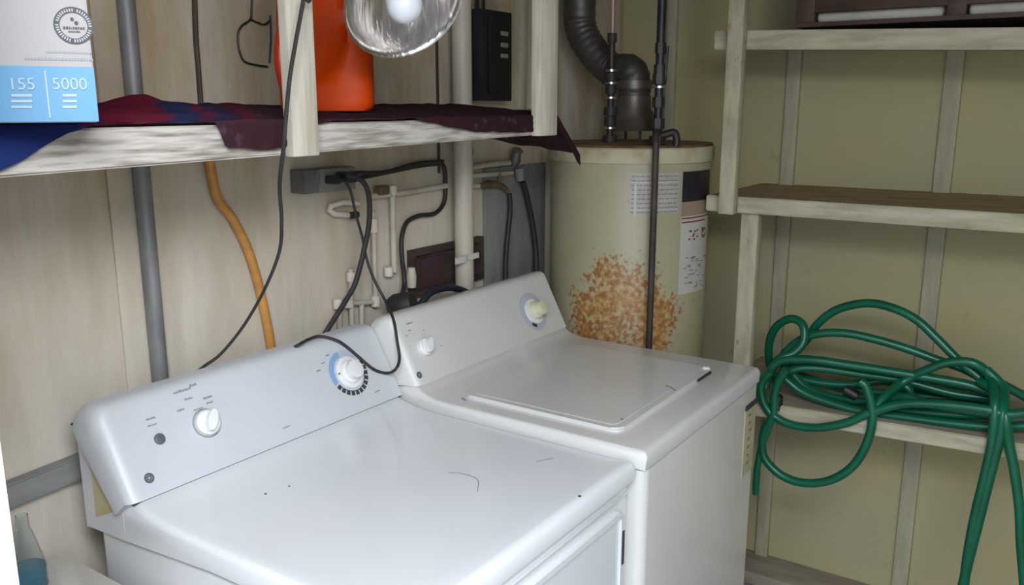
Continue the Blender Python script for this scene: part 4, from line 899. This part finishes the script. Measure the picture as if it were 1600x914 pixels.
# supply lines right of vent
p4 = pipe_set('water_pipe', 'upper cream supply pipe between the vent pipe and the water heater', [((735, 262), (770, 256), (802, 254))], M['cpvc'], r=0.0085)
c = onw(806, 245, 0.035); obj('stop_valve', LA([(0, -0.03), (0.010, -0.03), (0.018, -0.01), (0.014, 0.012), (0.020, 0.022), (0.008, 0.03), (0, 0.03)], c, (0.1, -0.2, 1), 12), M['box_grey'], p4)['label'] = 'grey stop valve'
c2 = onw(812, 272, 0.035); obj('valve_outlet', LA([(0, -0.02), (0.013, -0.02), (0.015, 0.02), (0, 0.025)], c2, (-0.2, 0, 1), 12), M['sheet'], p4)
p5 = pipe_set('water_pipe', 'lower cream supply pipe with a dark valve between the vent pipe and the water heater', [((735, 291), (758, 290)), ((735, 275), (775, 272), (800, 270))], M['cpvc'], r=0.0075)
bm = T([onw(752, 290, 0.03), onw(765, 288, 0.03), onw(782, 290, 0.03), onw(795, 300, 0.035)], [0.009, 0.013, 0.009, 0.007], seg=12); tube(bm, [onw(780, 292, 0.03), onw(781, 270, 0.03)], 0.004, seg=8, smooth=0)
obj('stop_valve', bm, M['brass'], p5)['label'] = 'dark tarnished stop valve'
tag(obj('inlet_hose', T([onw(796, 303, 0.035), onw(797, 330, 0.035), onw(793, 370, 0.035), onw(790, 410, 0.04), onw(790, 450, 0.05), onw(791, 480, 0.06)], 0.008, seg=12), M['rubber']), 'left black washer inlet hose hanging from the dark valve', 'hose', 'washer inlet hoses')
tag(obj('inlet_hose', T([onw(817, 284, 0.035), onw(824, 310, 0.035), onw(832, 350, 0.035), onw(837, 390, 0.04), onw(838, 430, 0.05), onw(838, 470, 0.06)], 0.009, seg=12), M['rubber']), 'right black washer inlet hose nearest the water heater', 'hose', 'washer inlet hoses')
tag(obj('thin_cable', T([onw(736, 225, 0.01), onw(737, 240, 0.01), onw(731, 252, 0.012)], 0.005, seg=8), M['rubber']), 'short dark hooked cord right of the vent pipe under the shelf', 'cord')

# breaker panel
pa = thing('breaker_panel', 'black electrical panel on the back wall above the cloth-covered shelf', 'electrical panel', (2.15, 1.5, 1.60))
x0, x1 = 2.036, onw(800, 80, 0.06).x; z0, z1 = 1.600, onw(760, 14, 0.06).z
bm = B(x0, YW-0.060, z0, x1, YW-0.0005, z1, bev=0.003); obj('enclosure', bm, M['panel'], pa)
bm = B(x0+0.03, YW-0.068, z0+0.02, x1-0.055, YW-0.06, z1-0.015, bev=0.002); obj('door_flap', bm, M['panel'], pa)
for i, y in enumerate((52, 70, 87)):
    c = onw(787, y, 0.065); obj('breaker_switch', B(c.x-0.020, YW-0.070, c.z-0.007, c.x+0.018, YW-0.060, c.z+0.005, bev=0.001), mat('breaker_grey', (0.30, 0.29, 0.27), None, 0.5) if i == 0 else bpy.data.materials['breaker_grey'], pa)['label'] = 'pale grey switch'
obj('entry_nipple', T([((x0+x1)/2-0.04, YW-0.03, z1), ((x0+x1)/2-0.04, YW-0.03, CZ-0.001)], 0.014, seg=14, smooth=0), M['dkpipe'], pa)

# ================================================================ FOREGROUND LEFT: tub and bottle
tub = thing('utility_tub', 'beige plastic utility tub squeezed between the door jamb and the dryer', 'tub', (0.53, 1.2, FZ))
def tubmesh():
    bm = bmesh.new()
    def loop(x0, y0, x1, y1, r, z):
        out = []
        for cx, cy, a0 in ((x1-r, y1-r, 0), (x0+r, y1-r, 90), (x0+r, y0+r, 180), (x1-r, y0+r, 270)):
            for k in range(5): a = math.radians(a0+22.5*k); out.append(bm.verts.new((cx+r*math.cos(a), cy+r*math.sin(a), z)))
        return out
    Ls = [loop(0.345, 0.93, 0.715, 1.50, 0.03, 0.30), loop(0.330, 0.90, 0.735, 1.515, 0.03, 0.735), loop(0.325, 0.895, 0.742, 1.52, 0.03, 0.74), loop(0.325, 0.895, 0.742, 1.52, 0.03, 0.765), loop(0.329, 0.899, 0.738, 1.516, 0.03, 0.770),
          loop(0.37, 0.94, 0.700, 1.415, 0.03, 0.770), loop(0.375, 0.945, 0.695, 1.41, 0.03, 0.765), loop(0.395, 0.975, 0.675, 1.37, 0.04, 0.40)]
    for a, b in zip(Ls, Ls[1:]):
        for k in range(20): bm.faces.new((a[k], a[(k+1) % 20], b[(k+1) % 20], b[k]))
    bm.faces.new(Ls[0][::-1]); bm.faces.new(Ls[-1]); return bm
obj('basin', tubmesh(), M['sink'], tub, smooth=40)
for x, y in ((0.37, 0.96), (0.69, 0.96), (0.37, 1.47), (0.69, 1.47)): obj('leg', T([(x, y, FZ), (x, y, 0.31)], [0.014, 0.020], seg=12, smooth=0), M['sink'], tub)
bb = Vector((0.645, 1.452, 0.7705))
bt = thing('liquid_bottle', 'small clear bottle of teal liquid at the back corner of the beige tub', 'bottle', tuple(bb))
obj('bottle_shell', LA([(0, 0), (0.027, 0), (0.029, 0.004), (0.029, 0.040), (0.026, 0.052), (0.013, 0.105), (0.010, 0.112), (0.010, 0.135), (0.0085, 0.135), (0.0085, 0.112), (0.0115, 0.104), (0.0245, 0.052), (0.0275, 0.040), (0.0275, 0.004), (0, 0.002)], bb, seg=32), M['clear'], bt)
obj('teal_liquid', LA([(0, 0.0025), (0.0268, 0.0045), (0.0268, 0.040), (0, 0.040)], bb, seg=32), M['teal'], bt)
